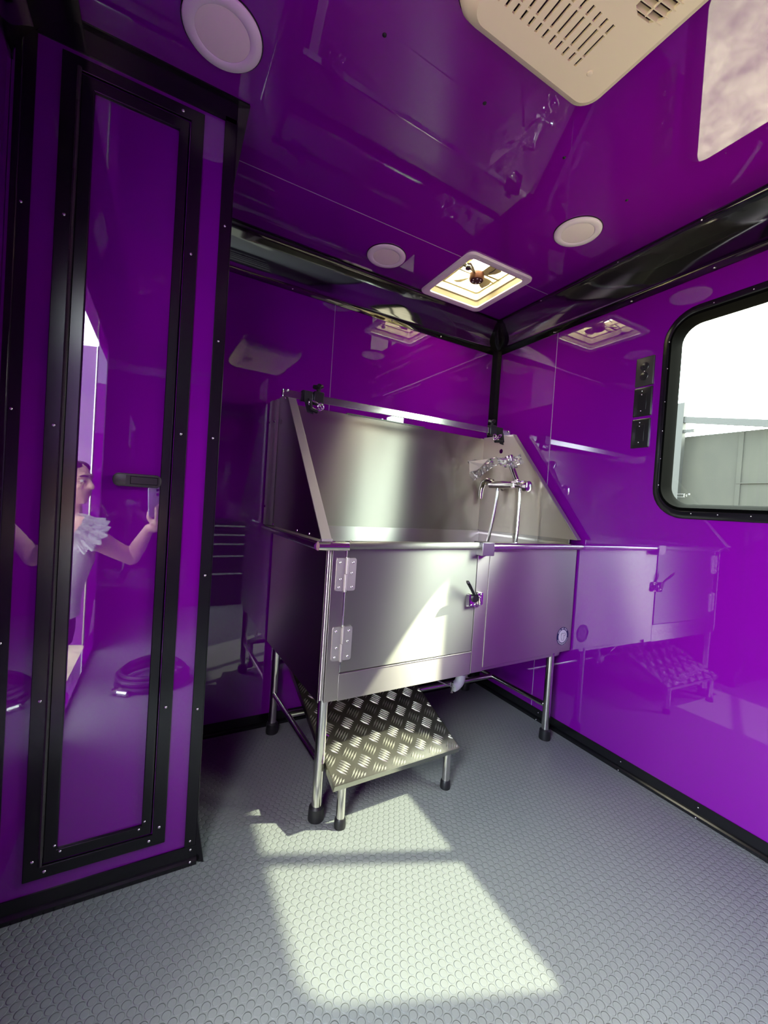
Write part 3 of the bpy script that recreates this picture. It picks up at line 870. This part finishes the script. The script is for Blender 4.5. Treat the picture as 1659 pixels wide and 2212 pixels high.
W_ = ru1 - ru0
bm = Bm()
box(bm, 0, W_, 0, L_, -.003, 0, M=RM)
box(bm, 0, W_, -.002, .001, -.022, 0, M=RM); box(bm, -.001, .002, 0, L_, -.022, 0, M=RM); box(bm, W_ - .002, W_ + .001, 0, L_, -.022, 0, M=RM)
p_ = .0745
for j in range(-1, 15):
    for i in range(-1, 8):
        s0 = i * p_ + (j % 2) * p_ / 2 + .012; t0 = j * p_ / 2 + .012
        sg = 1 if j % 2 == 0 else -1
        for k in range(5):
            off = (k - 2) * .0088
            dx, dy = cos(rad(45)) , sin(rad(45)) * sg
            cx_, cy_ = s0 - dy * off, t0 + dx * off
            h = .0205
            a = (cx_ - dx * h, cy_ - dy * h); b = (cx_ + dx * h, cy_ + dy * h)
            t0_, t1_ = 0.0, 1.0
            for q0, q1, hi in ((a[0], b[0], W_ - .0015), (a[1], b[1], L_ - .0015)):
                d_ = q1 - q0
                ta, tb = sorted(((.0015 - q0) / d_, (hi - q0) / d_))
                t0_, t1_ = max(t0_, ta), min(t1_, tb)
            if t1_ - t0_ < .22: continue
            a, b = (a[0] + (b[0] - a[0]) * t0_, a[1] + (b[1] - a[1]) * t0_), (a[0] + (b[0] - a[0]) * t1_, a[1] + (b[1] - a[1]) * t1_)
            cx_, cy_ = (a[0] + b[0]) / 2, (a[1] + b[1]) / 2
            nx_, ny_ = -dy, dx
            wv = .0030
            base = [(a[0], a[1]), (cx_ - nx_ * wv, cy_ - ny_ * wv), (b[0], b[1]), (cx_ + nx_ * wv, cy_ + ny_ * wv)]
            top = [(cx_ + (q[0] - cx_) * .55, cy_ + (q[1] - cy_) * .55) for q in base]
            loft(bm, [[rx(q[0], q[1], -.0005) for q in base], [rx(q[0], q[1], .0030) for q in top]], cap1=True, mi=1)
obj('tread', bm, [PLATE, BARS], rp, angle=30)
for u in (.081, .494):
    bm = Bm(); tube(bm, [(u, -.040, .008), (u, -.040, .134)], .0135, 20); lg = obj('leg', bm, POLISHED, rp)
    bm = Bm(); lathe(bm, [(.0180, 0), (.0185, .005), (.0170, .026), (.0145, .030)], (u, -.040, 0), seg=22); obj('rubber_foot', bm, RUBBER, lg)
for u in (.075, .49):
    bm = Bm(); tube(bm, [(u, .405, .332), (u, .405, .3815)], .008, 12); obj('hanger', bm, POLISHED, rp)
bm = Bm(); tube(bm, [rx(.030, .20, .002), rx(.030, .20, .028), rx(.026, .17, .012), rx(.040, .165, .002)], .003, 8); obj('wire_loop', bm, POLISHED, rp)

# ------------------------------------------------------------------ outlets


def outlet(zlo, zhi, duplex, label):
    t = thing('wall_outlet' if duplex else 'switch_plate', label, 'outlet' if duplex else 'wall plate', (RW, .972, (zlo + zhi) / 2), 0, None if duplex else 'blank plates')
    hh = (zhi - zlo) / 2
    bm = Bm()
    loft(bm, [[(0.001, a, b) for a, b in rrect(-.035, .035, -hh, hh, .003, 3)], [(-.0045, a, b) for a, b in rrect(-.035, .035, -hh, hh, .003, 3)], [(-.0065, a, b) for a, b in rrect(-.031, .031, -hh + .004, hh - .004, .003, 3)]], cap0=True, cap1=True)
    obj('cover_plate', bm, GUNMETAL if duplex else PLASTICB, t)
    if duplex:
        for z in (.019, -.019):
            bm = Bm(); lathe(bm, [(.0165, 0), (.0165, .0025), (.0150, .0035)], (-.006, 0, z), (-1, 0, 0), 22)
            s_ = obj('socket', bm, PLASTICB, t)
            bm = Bm()
            box(bm, -.0105, -.009, -.0075, -.0055, z - .002, z + .007); box(bm, -.0105, -.009, .0055, .0075, z - .002, z + .007); lathe(bm, [(.0025, 0), (.0025, .001)], (-.0095, 0, z - .008), (-1, 0, 0), 8)
            obj('socket_slots', bm, RUBBER, s_, smooth=False)
    else:
        bm = Bm(); box(bm, -.0080, -.006, -.0165, .0165, -.033, .033); obj('rocker', bm, PLASTICB, t, bevel=.0012)
    for z in ((0,) if duplex else (.028, -.036, .042)):
        bm = Bm(); dome(bm, (-.0075, .003 if not duplex else 0, z), (-1, 0, 0), .003, .0022, 8); obj('screw', bm, SCREW, t)


outlet(1.535, 1.649, True, 'black duplex outlet, the uppermost of three plates beside the window')
outlet(1.415, 1.5295, False, 'black wall plate between the outlet above and the plate below')
outlet(1.290, 1.4045, False, 'black wall plate, the lowest of three beside the window')

# ------------------------------------------------------------------ ceiling lights


def downlight(x, y, r, label):
    t = thing('ceiling_light', label, 'ceiling light', (x, y, ZC), 0, 'round ceiling lights')
    bm = Bm(); lathe(bm, [(r * 1.03, .0), (r * 1.03, .002)], (0, 0, 0), (0, 0, -1), 56); obj('gasket', bm, RUBBER, t)
    bm = Bm(); lathe(bm, [(r, .0015), (r, .004), (r * .96, .0075), (r * .72, .0085), (r * .69, .0065)], (0, 0, 0), (0, 0, -1), 56, cap1=False); obj('trim_ring', bm, WHITE, t, angle=50)
    bm = Bm(); lathe(bm, [(r * .70, .004), (r * .69, .0062), (r * .5, .0075), (r * .05, .0082)], (0, 0, 0), (0, 0, -1), 56); obj('diffuser', bm, DIFFUSER, t, angle=50)


downlight(.070, 1.030, .084, 'large white round ceiling light beside the closet wall')
downlight(.770, 1.548, .080, 'white round ceiling light near the top of the wall behind the tub')
downlight(1.275, 1.026, .080, 'white round ceiling light near the window wall')
downlight(.30, .02, .080, 'white round ceiling light above the doorway')

# ------------------------------------------------------------------ roof vent
vt = thing('roof_vent', 'square roof vent with fan, lid given a daylight glow, above the tub', 'vent', ((VX0 + VX1) / 2, (VY0 + VY1) / 2, ZC))
hx, hy = (VX1 - VX0) / 2, (VY1 - VY0) / 2


def vr(ins, z, r):
    return [(a, b, z) for a, b in rrect(-hx + ins, hx - ins, -hy + ins, hy - ins, max(r, .004), 6)]


bm = Bm(); loft(bm, [vr(0, 0, .032), vr(.001, -.006, .032), vr(.004, -.009, .03), vr(.030, -.009, .02), vr(.034, -.006, .018), vr(.035, .012, .017)])
obj('flange', bm, WHITE, vt, angle=40)
bm = Bm(); loft(bm, [vr(.035, .0, .017), vr(.040, .02, .017), vr(.046, .024, .017), vr(.047, .055, .017), vr(.052, .058, .016), vr(.053, .120, .016)])
obj('vent_collar', bm, DIMCREAM, vt, angle=40)
bm = Bm(); loft(bm, [vr(.030, .122, .03), vr(.030, .150, .03), vr(.05, .168, .04), vr(.11, .178, .05)], cap1=True)
obj('vent_lid', bm, LID, vt, angle=50)
bm = Bm(); lathe(bm, [(.030, 0), (.034, .006), (.034, .030), (.026, .036)], (.01, .0, .020), (0, 0, 1), 24)
fm = obj('fan_motor', bm, mat('brown_motor', (.10, .035, .02), .4, .4), vt)
for k in range(6):
    a = 2 * pi * k / 6
    bm = Bm(); dome(bm, (.01 + .019 * cos(a), .019 * sin(a), .020), (0, 0, -1), .004, .003, 8); obj('bolt', bm, SCREW, fm)
for k in range(4):
    a0 = rad(25 + 90 * k)
    bm = Bm()
    def P_(r, a, z): return (.01 + r * 1.2 * cos(a), r * 1.2 * sin(a), .045 + z)
    loft(bm, [[P_(r, a0 + d1, h1) for r, d1, h1 in ((.026, -.30, .006), (.06, -.34, .009), (.085, -.30, .010), (.092, -.1, .004))] + [P_(r, a0 + d1, h1) for r, d1, h1 in ((.092, .2, -.004), (.07, .25, -.008), (.026, .25, -.006))],
              [P_(r, a0 + d1, h1 + .0015) for r, d1, h1 in ((.026, -.30, .006), (.06, -.34, .009), (.085, -.30, .010), (.092, -.1, .004))] + [P_(r, a0 + d1, h1 + .0015) for r, d1, h1 in ((.092, .2, -.004), (.07, .25, -.008), (.026, .25, -.006))]], cap0=True, cap1=True)
    obj('fan_blade', bm, DIMCREAM, vt)
bm = Bm(); box(bm, -.13, .13, -.014, -.004, .056, .068); box(bm, -.13, .13, .018, .026, .056, .068); box(bm, -.080, -.066, -.137, .137, .062, .074)
obj('support_bar', bm, DIMCREAM, vt, smooth=False)
bm = Bm(); tube(bm, [(-.10, -.07, .015), (-.10, -.05, .05), (-.085, .02, .12)], .003, 8); lathe(bm, [(.012, 0), (.013, .006), (.010, .012)], (-.10, -.075, .004), (0, 0, 1), 14)
obj('crank', bm, GUNMETAL, vt)
bm = Bm(); tube(bm, arc((.03, -.01, .05), (.06, -.09, .03), (.02, -.125, .06), 10), .002, 6); tube(bm, arc((-.02, .0, .06), (-.06, -.05, .03), (-.11, -.02, .05), 10), .002, 6)
obj('wire', bm, RUBBER, vt)
for a, b in ((-.12, .168), (.12, .168), (-.12, -.168), (.12, -.168), (.158, .1), (-.158, -.1)):
    bm = Bm(); dome(bm, (a, b, -.009), (0, 0, -1), .0035, .0025, 8); obj('screw', bm, WHITE, vt)
# a curb outside keeps the roof around the lid
# ------------------------------------------------------------------ ceiling air conditioner
ac = thing('air_conditioner', 'cream ceiling air conditioner shroud with slotted grille', 'air conditioner', (.672, .45, ZC))
hx, hy = .208, .272


def ar(ins, z, r):
    return [(a, b, z) for a, b in rrect(-hx + ins, hx - ins, -hy + ins, hy - ins, max(r, .01), 8)]


def ar2(ins):
    return rrect(-hx + ins, hx - ins, -hy + ins, hy - ins, .035, 8)


bm = Bm(); loft(bm, [ar(-.002, .001, .05), ar(-.002, -.004, .05)], cap1=False); obj('gasket', bm, RUBBER, ac)
ac.location = (.672, .448, ZC)
slots = []
for i in range(13):
    x = -.170 + .0205 * i
    slots += [rect(x - .0035, x + .0035, .103, .121), rect(x - .0035, x + .0035, .125, .171), rect(x - .0035, x + .0035, .175, .193)]
    slots += [rect(x - .0035, x + .0035, -.193, -.175), rect(x - .0035, x + .0035, -.171, -.125), rect(x - .0035, x + .0035, -.121, -.103)]
octs = []
for sx in (1, -1):
    octs.append([(sx * a, b) for a, b in ((.080, .02), (.080, .062), (.098, .070), (.130, .066), (.146, .05), (.146, -.05), (.130, -.066), (.098, -.07), (.080, -.062))])
bm = Bm()
loft(bm, [ar(0, 0, .045), ar(.004, -.020, .045), ar(.014, -.036, .045), ar(.026, -.043, .042), ar(.030, -.046, .035)])
plate(bm, ar2(.030), slots + octs, lambda a, b, d: (a, b, -.046 + d), .006)
obj('shroud', bm, CREAM, ac, angle=30)
bm = Bm(); box(bm, -hx + .03, hx - .03, -hy + .03, hy - .03, -.030, -.026); obj('inner_pan', bm, CREAMDARK, ac, smooth=False)
for sx in (1, -1):
    bm = Bm()
    for k in range(10):
        y = -.061 + k * .0135
        box(bm, -.040, .040, -.0011, .0011, -.006, .006, M=Matrix.Translation((sx * .113, y, -.040)) @ Matrix.Rotation(rad(12), 4, 'X') @ Matrix.Rotation(rad(-8 * sx), 4, 'Z'))
    box(bm, sx * .113 - .0011, sx * .113 + .0011, -.064, .064, -.046, -.042)
    obj('louver', bm, CREAM, ac, smooth=False)
bm = Bm(); dome(bm, (.117, .185, -.046), (0, 0, -1), .007, .003, 14); obj('screw_cap', bm, CREAM, ac)

# ------------------------------------------------------------------ things behind the camera that the gloss reflects
ch = thing('drawer_chest', 'dark drawer chest with light pulls, mirrored in the wall behind the tub', 'chest', (.58, -.53, 0))
bm = Bm(); box(bm, -.30, .30, -.236, .230, .0, .76); obj('carcass', bm, CHEST, ch, bevel=.004)
zt = .745
for zb_, zp in ((.665, .714), (.585, .635), (.490, .553), (.335, .445), (.05, .287)):
    bm = Bm(); box(bm, -.29, .29, .230, .240, zb_, zt - .004); d = obj('drawer', bm, CHEST, ch, bevel=.002)
    bm = Bm(); box(bm, -.28, .28, .240, .252, zp - .006, zp + .008); obj('drawer_pull', bm, PULL, d, bevel=.002)
    zt = zb_
hs = thing('coiled_hose', 'coiled black hose lying on the floor, mirrored in the closet door', 'hose', (.0, -.05, 0))
bm = Bm()
pts = []
for k in range(4 * 40):
    a = 2 * pi * k / 40; lay = k / 40
    r = .165 - .018 * (lay % 2) + .006 * sin(a * 3)
    pts.append((r * cos(a), r * sin(a), .014 + .017 * lay))
tube(bm, pts, .012, 10); obj('hose_coil', bm, RUBBER, hs)
bm = Bm(); tube(bm, [(-.13, .10, .02), (-.17, .12, .02)], [.018, .014], 14); tube(bm, [(-.14, .13, .018), (-.10, .16, .018)], .014, 12); obj('hose_fitting', bm, CHROME, hs)

# ------------------------------------------------------------------ the person in the doorway, holding the phone
def ell(bm, c, r, M=None, seg=20, rings=12):
    c = Vector(c)
    R3 = M or Matrix.Identity(3)
    top = []
    for i in range(rings + 1):
        th = pi * i / rings
        if i in (0, rings):
            top.append([bm.verts.new(c + R3 @ Vector((0, 0, r[2] * cos(th))))])
        else:
            top.append([bm.verts.new(c + R3 @ Vector((r[0] * sin(th) * cos(2 * pi * k / seg), r[1] * sin(th) * sin(2 * pi * k / seg), r[2] * cos(th)))) for k in range(seg)])
    for a, b in zip(top, top[1:]):
        for k in range(seg):
            f = [a[k % len(a)], a[(k + 1) % len(a)], b[(k + 1) % len(b)], b[k % len(b)]]
            u = []
            for q in f:
                if q not in u: u.append(q)
            bm.faces.new(u)


def limb(bm, pts, rs, n=6):
    """smooth tapered tube through the joints, with rounded ends"""
    P = [Vector(p) for p in pts]; out, rr = [], []
    for i in range(len(P) - 1):
        for k in range(n):
            t = k / n; out.append(P[i].lerp(P[i + 1], t)); rr.append(rs[i] + (rs[i + 1] - rs[i]) * t)
    out.append(P[-1]); rr.append(rs[-1])
    for _ in range(2):
        out = [out[0]] + [(out[i - 1] + out[i] * 2 + out[i + 1]) / 4 for i in range(1, len(out) - 1)] + [out[-1]]
    tube(bm, out, rr, 16)
    ell(bm, P[0], (rs[0],) * 3, seg=14, rings=8); ell(bm, P[-1], (rs[-1],) * 3, seg=14, rings=8)


def trunk(bm, rows, ax, seg=28):
    """rows of (centre, half width, half depth); ax = width axis"""
    ax = Vector(ax).normalized(); dp = Vector((-ax.y, ax.x, 0))
    loft(bm, [[Vector(c) + ax * w_ * cos(2 * pi * k / seg) + dp * d_ * sin(2 * pi * k / seg) for k in range(seg)] for c, w_, d_ in rows], cap0=True, cap1=True)


pe = thing('person', 'person in a white ruffled top holding up a phone, mirrored in the closet door', 'person', (0, 0, 0))
SHL, SHR = Vector((-.335, .030, .800)), Vector((-.445, -.300, .800))
AX = (SHL - SHR)
HC = Vector((-.388, -.105, 1.005))
HT = rad(25)                                  # head turned towards the phone
HR = Matrix.Rotation(HT, 3, 'Z')


def hp(x, y, z):
    return HC + HR @ Vector((x, y, z))


def ph(r, u, f):
    return CAM + RIGHT * r + UP * u + FWD * f


WRIST = Vector((-.050, -.035, .800)); ELB = Vector((-.125, -.125, .637))
bm = Bm()
ell(bm, hp(-.010, 0, .020), (.092, .074, .094), HR)
ell(bm, hp(.018, 0, -.035), (.066, .058, .072), HR)
ell(bm, hp(.052, 0, -.078), (.024, .024, .022), HR)
limb(bm, [hp(.074, 0, .024), hp(.094, 0, -.014)], [.010, .0135]); ell(bm, hp(.085, 0, -.018), (.014, .018, .010), HR)
ell(bm, hp(.068, 0, .040), (.014, .046, .012), HR)
for s in (1, -1):
    ell(bm, hp(.052, .034 * s, -.016), (.022, .018, .018), HR); ell(bm, hp(-.012, .074 * s, -.004), (.016, .009, .028), HR)
limb(bm, [hp(-.020, 0, -.05), (-.388, -.125, .86), (-.390, -.135, .80)], [.050, .047, .060])
trunk(bm, [((-.392, -.135, .82), .075, .055), ((-.390, -.135, .79), .150, .078), ((-.392, -.135, .72), .155, .092), ((-.405, -.135, .62), .140, .098), ((-.430, -.14, .50), .118, .086),
           ((-.455, -.14, .40), .140, .100), ((-.470, -.14, .30), .155, .110), ((-.472, -.14, .24), .135, .10)], AX)
limb(bm, [SHL, SHL.lerp(ELB, .5) + Vector((0, 0, -.008)), ELB], [.054, .047, .039]); limb(bm, [ELB, ELB.lerp(WRIST, .4), WRIST], [.039, .037, .024])
limb(bm, [SHR, (-.470, -.345, .66), (-.480, -.365, .53)], [.054, .046, .038]); limb(bm, [(-.480, -.365, .53), (-.455, -.36, .42), (-.430, -.345, .30)], [.038, .036, .024])
# hand on the phone: palm under and behind it, four fingers over its back, thumb on the screen side
palm = ph(-.020, -.172, -.010)
limb(bm, [WRIST, palm + UP * -.02, palm], [.024, .024, .026])
ell(bm, palm + UP * .004, (.034, .034, .026))
for k, (r, l) in enumerate(((.016, .060), (-.002, .072), (-.020, .070), (-.038, .054))):
    limb(bm, [ph(r, -.165, -.004), ph(r + .001, -.148, .0100), ph(r + .002, -.142 + l * .55, .0095), ph(r + .002, -.142 + l, .0050)], [.0105, .0092, .0085, .0072], 4)
limb(bm, [ph(-.040, -.170, -.018), ph(-.056, -.140, -.030), ph(-.050, -.105, -.0265), ph(-.042, -.085, -.0225)], [.013, .0115, .010, .0085], 4)
# resting hand
p0 = Vector((-.425, -.343, .262)); ell(bm, p0, (.030, .018, .040))
for k in range(4):
    limb(bm, [p0 + Vector((.022 - .015 * k, 0, -.025)), p0 + Vector((.026 - .016 * k, .004, -.062)), p0 + Vector((.024 - .015 * k, .016, -.09 + .008 * abs(k - 1.4)))], [.009, .0085, .0075], 4)
limb(bm, [p0 + Vector((.024, .008, .01)), p0 + Vector((.042, .016, -.022)), p0 + Vector((.042, .022, -.045))], [.011, .010, .008], 4)
for s, y in ((1, -.065), (-1, -.215)):
    limb(bm, [(-.475, y, .27), (-.478, y, -.08), (-.490, y, -.47)], [.082, .056, .038]); limb(bm, [(-.495, y, -.50), (-.42, y, -.522), (-.375, y, -.528)], [.036, .028, .020])
body = obj('body', bm, SKIN, pe)
rm = body.modifiers.new('skin', 'REMESH'); rm.mode = 'VOXEL'; rm.voxel_size = .0048; rm.use_smooth_shade = True
sm = body.modifiers.new('soft', 'SMOOTH'); sm.iterations = 4; sm.factor = .5
# hair, eyes, lips
bm = Bm()
ell(bm, hp(-.034, 0, .026), (.082, .082, .092), HR, 24, 14); ell(bm, hp(.005, .026, .085), (.052, .046, .028), HR); ell(bm, hp(.005, -.030, .085), (.050, .042, .028), HR)
limb(bm, [hp(-.080, 0, .02), hp(-.105, 0, -.06), hp(-.10, .0, -.15)], [.05, .045, .02])
for s in (1, -1): limb(bm, [hp(.038, .050 * s, .082), hp(.016, .074 * s, .045), hp(-.03, .080 * s, -.02)], [.013, .011, .010])
hr = obj('hair', bm, HAIR, pe); q = hr.modifiers.new('locks', 'REMESH'); q.mode = 'VOXEL'; q.voxel_size = .006; q.use_smooth_shade = True
for s in (1, -1):
    bm = Bm(); ell(bm, hp(.066, .028 * s, .012), (.012, .014, .0085), HR); e = obj('eye', bm, EYEW, pe)
    bm = Bm(); ell(bm, hp(.0765, .028 * s, .012), (.003, .006, .006), HR); obj('iris', bm, EYED, e)
    bm = Bm(); limb(bm, [hp(.080, .014 * s, .036), hp(.078, .032 * s, .040), hp(.066, .048 * s, .034)], [.003, .0038, .002], 3); obj('eyebrow', bm, HAIR, pe)
bm = Bm(); limb(bm, [hp(.066, -.020, -.052), hp(.080, -.006, -.049), hp(.080, .006, -.049), hp(.066, .020, -.052)], [.003, .0055, .0055, .003], 3)
limb(bm, [hp(.064, -.017, -.056), hp(.077, 0, -.059), hp(.064, .017, -.056)], [.003, .006, .003], 3); obj('lips', bm, LIPS, pe)
# white top with ruffled sleeves
bm = Bm()
trunk(bm, [((-.388, -.134, .826), .088, .068), ((-.388, -.135, .800), .150, .088), ((-.390, -.135, .775), .166, .098), ((-.390, -.135, .72), .166, .108), ((-.400, -.135, .62), .152, .114), ((-.428, -.14, .50), .132, .104),
           ((-.452, -.14, .42), .152, .116), ((-.462, -.14, .36), .168, .126)], AX, 40)
top = obj('white_top', bm, CLOTHW, pe)
for A_, B_ in ((SHL, ELB), (SHR, Vector((-.480, -.365, .53)))):
    d = (B_ - A_).normalized(); x, y = frame_axes(d)
    bm = Bm()
    rows = []
    for i in range(9):
        t = i / 8; wv = .004 + .016 * t
        rows.append([A_ + d * (-.03 + .125 * t + .010 * t * sin(5 * 2 * pi * k / 64)) + (x * cos(2 * pi * k / 64) + y * sin(2 * pi * k / 64)) * (.060 + .020 * t - .02 * t * t + wv * sin(11 * 2 * pi * k / 64)) for k in range(64)])
    loft(bm, rows); sl = obj('ruffled_sleeve', bm, CLOTHW, top)
    bm = Bm(); loft(bm, [[A_ + d * (.02 + .03 * j) + (x * cos(2 * pi * k / 64) + y * sin(2 * pi * k / 64)) * (.066 + .010 * j + (.004 + .006 * j) * sin(13 * 2 * pi * k / 64)) for k in range(64)] for j in range(3)]); obj('sleeve_frill', bm, CLOTHW, top)
bm = Bm()
trunk(bm, [((-.462, -.14, .40), .146, .108), ((-.472, -.14, .30), .166, .120), ((-.475, -.14, .22), .160, .115)], AX, 32)
for y in (-.065, -.215): limb(bm, [(-.475, y, .26), (-.478, y, -.08), (-.492, y, -.47)], [.092, .068, .060])
tr = obj('trousers', bm, TROUSER, pe); q = tr.modifiers.new('cloth', 'REMESH'); q.mode = 'VOXEL'; q.voxel_size = .008; q.use_smooth_shade = True
for y in (-.065, -.215):
    bm = Bm(); limb(bm, [(-.500, y, -.512), (-.42, y, -.516), (-.362, y, -.522)], [.040, .036, .027]); obj('shoe', bm, PLASTICB, pe)

# the phone that takes the picture (its back is just behind the lens position)
sp = thing('smartphone', 'pale smartphone held up in one hand, mirrored in the closet door', 'phone', (0, 0, 0))
bm = Bm()
loft(bm, [[ph(a, b, f) for a, b in rrect(-.066 + i, .012 - i, -.135 + i, .012 - i, .011, 6)] for f, i in ((-.0125, .0015), (-.0115, 0), (-.0055, 0), (-.0045, .0015))], cap0=True, cap1=True)
obj('phone_body', bm, PHONE, sp, angle=50)
bm = Bm(); loft(bm, [[ph(a, b, f) for a, b in rrect(-.063, .009, -.132, .009, .009, 6)] for f in (-.0128, -.0124)], cap0=True, cap1=True); obj('phone_screen', bm, LENS, sp, smooth=False)
for r, u in ((-.022, -.002), (-.022, -.024), (-.004, -.030)):
    bm = Bm(); lathe(bm, [(.0075, 0), (.0075, .0012), (.006, .0014)], ph(r, u, -.0046), FWD, 20); obj('phone_lens', bm, LENS, sp)

# ------------------------------------------------------------------ entry door, opened outwards
ed = thing('door_2', 'open entry door leaf, purple inside, mirrored in the closet door', 'door', (LW - T, DY0, 0), rad(0), kind='structure')
bm = Bm(); box(bm, -.04, 0, 0, .98, .04, 1.82); o = obj('door_leaf', bm, PURPLE, ed, bevel=.002); o.rotation_euler = (0, 0, rad(108)); o.location = (0, -.01, 0)
bm = Bm(); tube(bm, [(-.004, -.004, .04), (-.004, -.004, 1.82)], .006, 8)
for k in range(60): lathe(bm, [(.0072, 0), (.0072, .027)], (-.004, -.004, .04 + .0295 * k), (0, 0, 1), 8)
obj('piano_hinge', bm, SCREW, ed)
bm = Bm()
for y0, y1 in ((DY0 - .03, DY0), (DY1, DY1 + .03)): box(bm, 0.045, .049, y0 - DY0, y1 - DY0, .0, DZ1 + .03)
box(bm, .045, .049, -.03, DY1 - DY0 + .03, DZ1, DZ1 + .03)
obj('door_frame', bm, BLACK, ed, smooth=False)

# ------------------------------------------------------------------ outdoors
GZ = -.55
bm = Bm(); box(bm, -40, 40, -40, 40, GZ - .1, GZ)
gr = obj('ground_outside', bm, GRAVEL, smooth=False); struct(gr, 'dry gravel yard outside the window', 'ground')
bm = Bm(); plate(bm, rect(LW - T - .01, RW + T + .01, FW - T - .01, 2.03), [rect(VX0 + .02, VX1 - .02, VY0 + .02, VY1 - .02)], lambda a, b, d: (a, b, ZC + .061 + d), .03)
struct(obj('roof_skin_outside', bm, SHELL, smooth=False), 'white outer roof skin of the trailer', 'roof')
yw = tag(bpy.data.objects.new('yard_wall_outside', None), 'weathered grey panel wall seen through the window', 'wall', kind='structure'); COL.objects.link(yw)
bm = Bm(); box(bm, 7.7, 7.95, -14, 9, GZ, 2.46); obj('wall_panels', bm, CONCRETE, yw, smooth=False)
bm = Bm()
for y in (-1.0, 1.0, 2.98, 5.0): box(bm, 7.685, 7.70, y - .03, y + .03, GZ, 2.45)
box(bm, 7.68, 7.70, -6, 3.0, 1.66, 1.675)
obj('wall_battens', bm, CONCRETE, yw, smooth=False)
po = thing('steel_post', 'grey steel post with a slanting brace beyond the window', 'post', (7.55, 3.78, GZ))
GREYPAINT = mat('grey_painted_post', (.0075, .008, .0068), .7)
bm = Bm(); box(bm, -.05, .05, -.07, .07, 0, 3.55); obj('upright', bm, GREYPAINT, po, smooth=False)
bm = Bm(); box(bm, -.03, .03, -1.35, 0, -.05, .05, M=Matrix.Translation((0, 0, 3.28)) @ Matrix.Rotation(rad(11), 4, 'X')); obj('brace', bm, GREYPAINT, po, smooth=False)
bm = Bm(); box(bm, -.02, .02, -.22, -.05, 3.05, 3.10, M=Matrix.Identity(4)); obj('gusset', bm, GREYPAINT, po, smooth=False)
